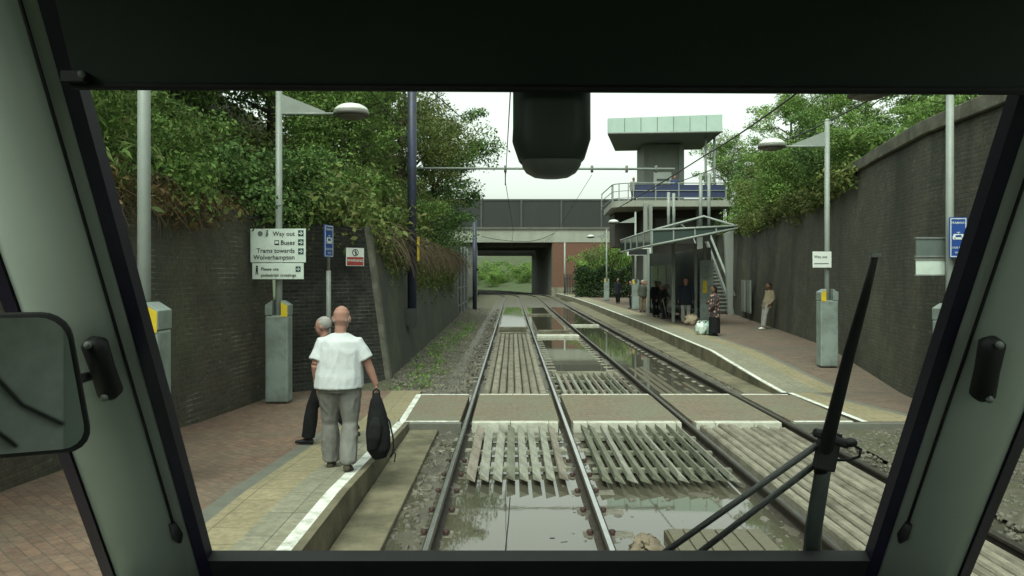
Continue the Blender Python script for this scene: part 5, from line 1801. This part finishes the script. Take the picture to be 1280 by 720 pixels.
P_('person in a blue jacket standing behind the blue panels of the balcony', (10.4, 51.2, 6.93), R(170), 1.70, None, CL['bluejacket'], CL['navy'], None, CL['hblack'], None, .022, coat=.15)
P_('person in a pale top at the open railing of the balcony', (7.9, 52.0, 6.93), R(200), 1.66, None, CL['lgrey'], CL['dgrey'], None, CL['hgrey'], None, .022)
cane = MB().tube([(7.02, 36.25, .25), (6.82, 36.2, 1.16), (6.90, 36.2, 1.2)], .022, 6)
tag(cane.build('walking_stick', CL['beige'], origin=(7.0, 36.2, .25)), 'pale walking stick held by the grey-haired person in the shelter', 'stick')


def bag(label, loc, r, m, name='carrier_bag', group=None):
    b = MB()
    b.ball((0, 0, r[2] * .9), r, 24)
    b.v = [(x * (1 + .5 * fbm(x * 9, z * 9, 1, y * 9)), y * (1 + .4 * fbm(x * 9, z * 9, 1, 4 + y * 9)), max(0, z + .45 * r[2] * fbm(x * 11, y * 11, 1, z * 8))) for x, y, z in b.v]
    rt = empty(name, loc, rng.uniform(-.4, .4), label, 'bag', group)
    b.build('body', m, rt)
    for s in (-1, 1):
        MB().tube([(s * r[0] * .35 - .05, 0, r[2] * 1.6), (s * r[0] * .35 - .03, .02, r[2] * 2.05), (s * r[0] * .35 + .03, 0, r[2] * 2.1), (s * r[0] * .35 + .06, .01, r[2] * 1.6)], .018, 5).build('handle', m, rt)
    return rt


GB_ = 'carrier bags on the platform'
pg = mat('pale_green_plastic', (.46, .62, .52), (.22, .40, .31), 9, .35, .2)
pw = mat('white_plastic', (.70, .76, .72), (.45, .56, .50), 9, .35, .2)
bag('full pale green carrier bag by the floral woman, left of two', (6.26, 26.5, .25), (.18, .15, .22), pw, group=GB_)
bag('full green and white carrier bag touching the floral woman, right of two', (6.49, 26.6, .25), (.18, .15, .22), pg, group=GB_)
bag('beige shopping bag standing at the tall man in the dark coat', (7.08, 31.6, .25), (.26, .16, .22), CL['beige'], 'shopping_bag')
bag('white carrier bag held low beside the shelter column', (7.28, 36.4, .86), (.14, .12, .16), pw, group=GB_)

# ---------------------------------------------------------- the tram cab around the camera
tr = empty('tram', (.07, -1.5, 0), 0, 'tram whose driving cab frames the view, with dark sun blind, raked pillars and wiper', 'tram')
to = tr.location
UP = Vector((0, -.57, 1)).normalized()
OUT = Vector((0, 1, .57)).normalized()


def scr(x, z, n=0.0):
    """point on the raked windscreen plane, N metres outside it"""
    return Vector((x, 2.4 - .57 * (z - 1.365), z)) + OUT * n


def hit(pxx, pyy, n=0.0):
    """where the sight line through a point of the photograph meets that plane"""
    k = (pyy - 345) / 1000
    d = (1.924 + n * 1.151) / (1 - .57 * k)
    return px(pxx, pyy, d)


def sweep(sec, z0, z1, m, name, smooth=False, mats=None):
    b = MB()
    k = len(sec)
    zs = [z0, (z0 + z1) / 2, z1]
    b.add([scr(x, z, n) for z in zs for x, n in sec], [])
    for j in range(2):
        for i in range(k):
            i2 = (i + 1) % k
            b.f.append([j * k + i, j * k + i2, (j + 1) * k + i2, (j + 1) * k + i]); b.m.append(0); b.sm.append(smooth)
    b.f.append(list(range(k))); b.m.append(0); b.sm.append(False)
    b.f.append([2 * k + i for i in range(k)][::-1]); b.m.append(0); b.sm.append(False)
    return b.build(name, m, tr, to)


ZB, ZT = .95, 3.05
for s, xi, xo in ((-1, -.942, -1.160), (1, 1.104, 1.305)):
    w = abs(xo - xi)
    sec = [(xi + s * .004, .02), (xi + s * .004, -.012), (xi + s * .018, -.020), (xi + s * .028, -.034), (xi + s * .045, -.052), (xi + s * .07, -.068), (xi + s * .105, -.080), (xi + s * .15, -.085), (xi + s * (w - .03), -.082), (xi + s * w, -.07), (xi + s * w, .03)]
    pil = sweep(sec, ZB, ZT, M['cab'], 'pillar', True)
    sweep([(xi - s * .030, .03), (xi - s * .030, -.012), (xi + s * .003, -.016), (xi + s * .003, .03)], ZB, ZT, M['seal'], 'screen_seal')
    sweep([(xi + s * (w + .002), -.078), (xi + s * (w + .055), -.05), (xi + s * (w + .055), .03), (xi + s * (w + .002), .03)], ZB, ZT, M['seal'], 'side_seal')
    # earthing cable along the edge of the lining, ending in a plug
    zc = 1.50
    MB().tube([scr(xi + s * .026, z, -.036) for z in (zc, 2.0, 2.5, 3.0)], .0045, 6).build('trim_cable', M['black'], pil, to)
    p0, p1 = scr(xi + s * .022, zc - .055, -.036), scr(xi + s * .027, zc + .015, -.040)
    MB().tube([p0, p0.lerp(p1, .3), p1], [.006, .016, .010], 8).build('cable_plug', M['black'], pil, to)
# bracket on the left pillar that carries the mirror, its fellow on the right pillar
for s, a, c in ((-1, (118, 430), (138, 490)), (1, (1240, 430), (1228, 492))):
    pa, pc = hit(a[0], a[1], -.10), hit(c[0], c[1], -.10)
    b = MB().tube([pa + (pa - pc) * .12, pa, pa.lerp(pc, .5), pc, pc + (pc - pa) * .12], [.010, .030, .028, .030, .012], 12)
    b.ball(pa + Vector((0, -.03, 0)), .010, 8, 1); b.ball(pc + Vector((0, -.03, -.01)), .010, 8, 1)
    b.build('mirror_bracket', [M['black'], M['galv_d']], tr, to)
# cab mirror
mc = Vector((-1.065, 1.72, 1.965))
mrx = Matrix.Rotation(R(26), 3, 'Z')
def rrect(w, h, r, n=5):
    out = []
    for cx, cz, a0 in ((w / 2 - r, h / 2 - r, 0), (-w / 2 + r, h / 2 - r, 90), (-w / 2 + r, -h / 2 + r, 180), (w / 2 - r, -h / 2 + r, 270)):
        for k in range(n + 1):
            a = R(a0 + 90 * k / n)
            out.append((cx + r * math.cos(a), cz + r * math.sin(a)))
    return out
def flat(pts, y): return [mc + mrx @ Vector((x, y, z)) for x, z in pts]
shape = [(x + z * -.16, z) for x, z in rrect(.225, .290, .05)]
fr = MB().prism(flat([(x * 1.09, z * 1.075) for x, z in shape], .004), mrx @ Vector((0, .03, 0)))
frame = fr.build('mirror_frame', M['black'], tr, to, bevel=.004)
m_, n_, l_, b_ = mk('silvered_mirror')
b_.inputs["Metallic"].default_value = 1; b_.inputs["Roughness"].default_value = .03; b_.inputs["Base Color"].default_value = (.80, .86, .82, 1)
MB().prism(flat(shape, -.003), mrx @ Vector((0, .006, 0))).build('mirror_glass', m_, frame, to)
arm_ = hit(112, 470, -.09)
MB().tube([mc + mrx @ Vector((.10, .02, 0)), arm_], .012, 6).build('mirror_arm', M['black'], tr, to)
# sun blind on its rollers
b = MB()
b.add([(-.885, 1.62, 2.588), (1.12, 1.62, 2.577), (1.12, 1.55, 2.99), (-.945, 1.55, 2.99), (-.885, 1.635, 2.588), (1.12, 1.635, 2.577), (1.12, 1.565, 2.99), (-.945, 1.565, 2.99)],
      [(0, 1, 2, 3), (7, 6, 5, 4), (0, 4, 5, 1), (1, 5, 6, 2), (3, 2, 6, 7), (0, 3, 7, 4)])
sbl = b.build('sun_blind', M['blind'], tr, to)
MB().tube([(-.89, 1.617, 2.584), (1.12, 1.617, 2.573)], .008, 8).build('blind_rail', M['black'], sbl, to)
b = MB().box((-.872, 1.60, 2.597), (.045, .03, .02))
b.ball((-.853, 1.585, 2.60), .008, 8, 1)
b.build('blind_clip', [M['black'], M['galv_d']], sbl, to)
# hanging housing behind the blind
cx, cy, w2, d2 = .085, 1.73, .083, .075
def ring(w, d, z, dx=0, n=24): return [(cx + dx + w * math.copysign(abs(math.cos(2 * math.pi * k / n)) ** .55, math.cos(2 * math.pi * k / n)), cy + d * math.copysign(abs(math.sin(2 * math.pi * k / n)) ** .55, math.sin(2 * math.pi * k / n)), z) for k in range(n)]
prof = [(w2, d2, 2.80, 0), (w2, d2, 2.52, 0), (w2 * 1.01, d2, 2.490, -.0006), (w2 * .86, d2 * .95, 2.452, 0), (w2 * .78, d2 * .9, 2.445, -.001)]
b = MB()
for q in prof: b.v += ring(*q)
for j in range(len(prof) - 1):
    for k in range(24):
        k2 = (k + 1) % 24
        b.f.append([j * 24 + k, j * 24 + k2, (j + 1) * 24 + k2, (j + 1) * 24 + k]); b.m.append(0); b.sm.append(True)
shs = b.build('screen_housing', M['housing'], tr, to)
b = MB()
prof = [(w2 * .775, d2 * .9, 2.450), (w2 * .76, d2 * .85, 2.438), (w2 * .66, d2 * .75, 2.425), (w2 * .46, d2 * .5, 2.415), (w2 * .2, d2 * .25, 2.411)]
for q in prof: b.v += ring(*q)
for j in range(len(prof) - 1):
    for k in range(24):
        k2 = (k + 1) % 24
        b.f.append([j * 24 + k, j * 24 + k2, (j + 1) * 24 + k2, (j + 1) * 24 + k]); b.m.append(0); b.sm.append(True)
b.f.append([4 * 24 + k for k in range(24)]); b.m.append(0); b.sm.append(True)
b.build('housing_cap', M['galv_d'], shs, to)
# windscreen and side panes
b = MB()
b.add([scr(-.94, 1.33, .012), scr(1.10, 1.33, .012), scr(1.10, 3.0, .012), scr(-.94, 3.0, .012), scr(-.94, 1.33, .018), scr(1.10, 1.33, .018), scr(1.10, 3.0, .018), scr(-.94, 3.0, .018)],
      [(3, 2, 1, 0), (4, 5, 6, 7), (0, 1, 5, 4), (1, 2, 6, 5), (2, 3, 7, 6), (3, 0, 4, 7)])
b.build('windscreen', M['glass'], tr, to)
for s, x in ((-1, -1.20), (1, 1.345)):
    yw = lambda z: 2.4 - .57 * (z - 1.365) - .03
    MB().prism([(x, -1.9, 1.25), (x, yw(1.25), 1.25), (x, yw(2.95), 2.95), (x, -1.9, 2.95)], (.006, 0, 0)).build('side_window', M['glass'], tr, to)
    MB().prism([(x - .03, -6, .35), (x - .03, yw(.9) + .03, .35), (x - .03, yw(1.22) + .02, 1.22), (x - .03, -6, 1.22)], (.06, 0, 0)).build('side_panel', M['cab'], tr, to)
    MB().bx(x - .03, x + .03, -6, 1.35, 2.96, 3.15).build('roof_rail', M['cab'], tr, to)
    for y in (-2.0, -4.0, -6.0):
        MB().bx(x - .035, x + .035, y, y + .12, 1.221, 2.959).build('body_post', M['cab'], tr, to)
# lower screen edge, dashboard, nose, floor, roof and rear bulkhead
sweep_lo = MB().add([scr(-1.21, 1.350, -.01), scr(1.36, 1.350, -.01), scr(1.36, 1.350, .03), scr(-1.21, 1.350, .03), scr(-1.21, .9, -.01), scr(1.36, .9, -.01), scr(1.36, .9, .03), scr(-1.21, .9, .03)],
                    [(0, 1, 2, 3), (4, 7, 6, 5), (0, 4, 5, 1), (1, 5, 6, 2), (2, 6, 7, 3), (3, 7, 4, 0)])
sweep_lo.build('lower_screen_seal', M['black'], tr, to)
MB().prism([(-1.16, 2.36, 1.29), (-1.16, 1.5, 1.18), (-1.16, 1.0, 1.10), (-1.16, 1.0, .40), (-1.16, 2.36, .40)], (2.46, 0, 0)).build('dashboard', M['cabdark'], tr, to, bevel=.02)
MB().prism([(-1.22, 2.68, .35), (-1.22, 2.68, .88), (-1.22, 2.52, .88), (-1.22, 2.40, .35)], (2.58, 0, 0)).build('nose_panel', M['signboard'], tr, to, bevel=.02)
MB().bx(-1.22, 1.37, -6, 2.38, .30, .36).build('cab_floor', M['cabdark'], tr, to)
MB().bx(-1.24, 1.39, -6, 1.36, 3.16, 3.24).build('roof', M['cab'], tr, to)
MB().bx(-1.16, 1.31, 1.36, 1.56, 3.0, 3.24).build('roof_front', M['cab'], tr, to)
MB().bx(-1.16, -.45, -2.05, -2.0, .37, 3.1).build('bulkhead', M['cab'], tr, to)
MB().bx(.60, 1.31, -2.05, -2.0, .37, 3.1).build('bulkhead', M['cab'], tr, to)
cd_ = MB().bx(-.44, .59, -2.04, -2.0, .37, 2.35).build('cab_door', M['lampwhite'], tr, to)
for pts in ([(-.12, -1.98, 1.66), (.13, -1.98, 1.66), (.20, -1.98, 1.55), (.33, -1.98, 1.38), (.58, -1.98, 1.22)], [(.06, -1.98, 2.3), (.05, -1.98, 1.75), (.06, -1.98, 1.30)], [(-.10, -1.98, 1.60), (.0, -1.98, 1.42), (.30, -1.98, 1.12)]):
    MB().tube(pts, .014, 6).build('cab_cable', M['black'], cd_, to)
# wiper: a long tapering blade on two links
dz = .05
pts = [hit(1013, 720, dz), hit(1017, 660, dz), hit(1030, 580, dz)]
wa = MB().tube(pts, [(.028, .012), (.027, .012), (.024, .012)], 10, ref=(1, 0, 0)).build('wiper_arm', M['housing'], tr, to)
pts = [hit(1026, 590, dz - .01), hit(1037, 540, dz - .01), hit(1062, 440, dz - .01), hit(1080, 375, dz - .01), hit(1094, 320, dz - .01)]
MB().tube(pts, [(.021, .012), (.021, .012), (.0165, .010), (.0125, .009), (.008, .007)], 10, ref=(1, 0, 0)).build('wiper_blade', M['black'], wa, to)
MB().box(hit(1094, 319, dz - .01), (.024, .02, .010)).build('blade_tip', M['galv_d'], wa, to)
pc = hit(1034, 563, dz)
b = MB().box(pc, (.055, .04, .11), 0, Matrix.Rotation(R(12), 3, 'Y'))
b.tube([hit(1018, 540, dz), hit(1060, 556, dz)], .014, 8)
b.ball(hit(1063, 553, dz), (.022, .02, .014), 8)
b.build('wiper_joint', M['black'], wa, to, bevel=.006)
MB().tube([hit(1046, 552, dz), hit(1064, 555, dz), hit(1076, 562, dz), hit(1074, 571, dz), hit(1060, 575, dz), hit(1040, 575, dz)], .0045, 6).build('washer_hose', M['black'], wa, to)
for a, c in (((810, 705), (1022, 556)), ((846, 712), (1022, 578))):
    MB().tube([hit(*a, dz + .01), hit(*c, dz + .01)], .0095, 8).build('wiper_link', M['cabdark'], tr, to)
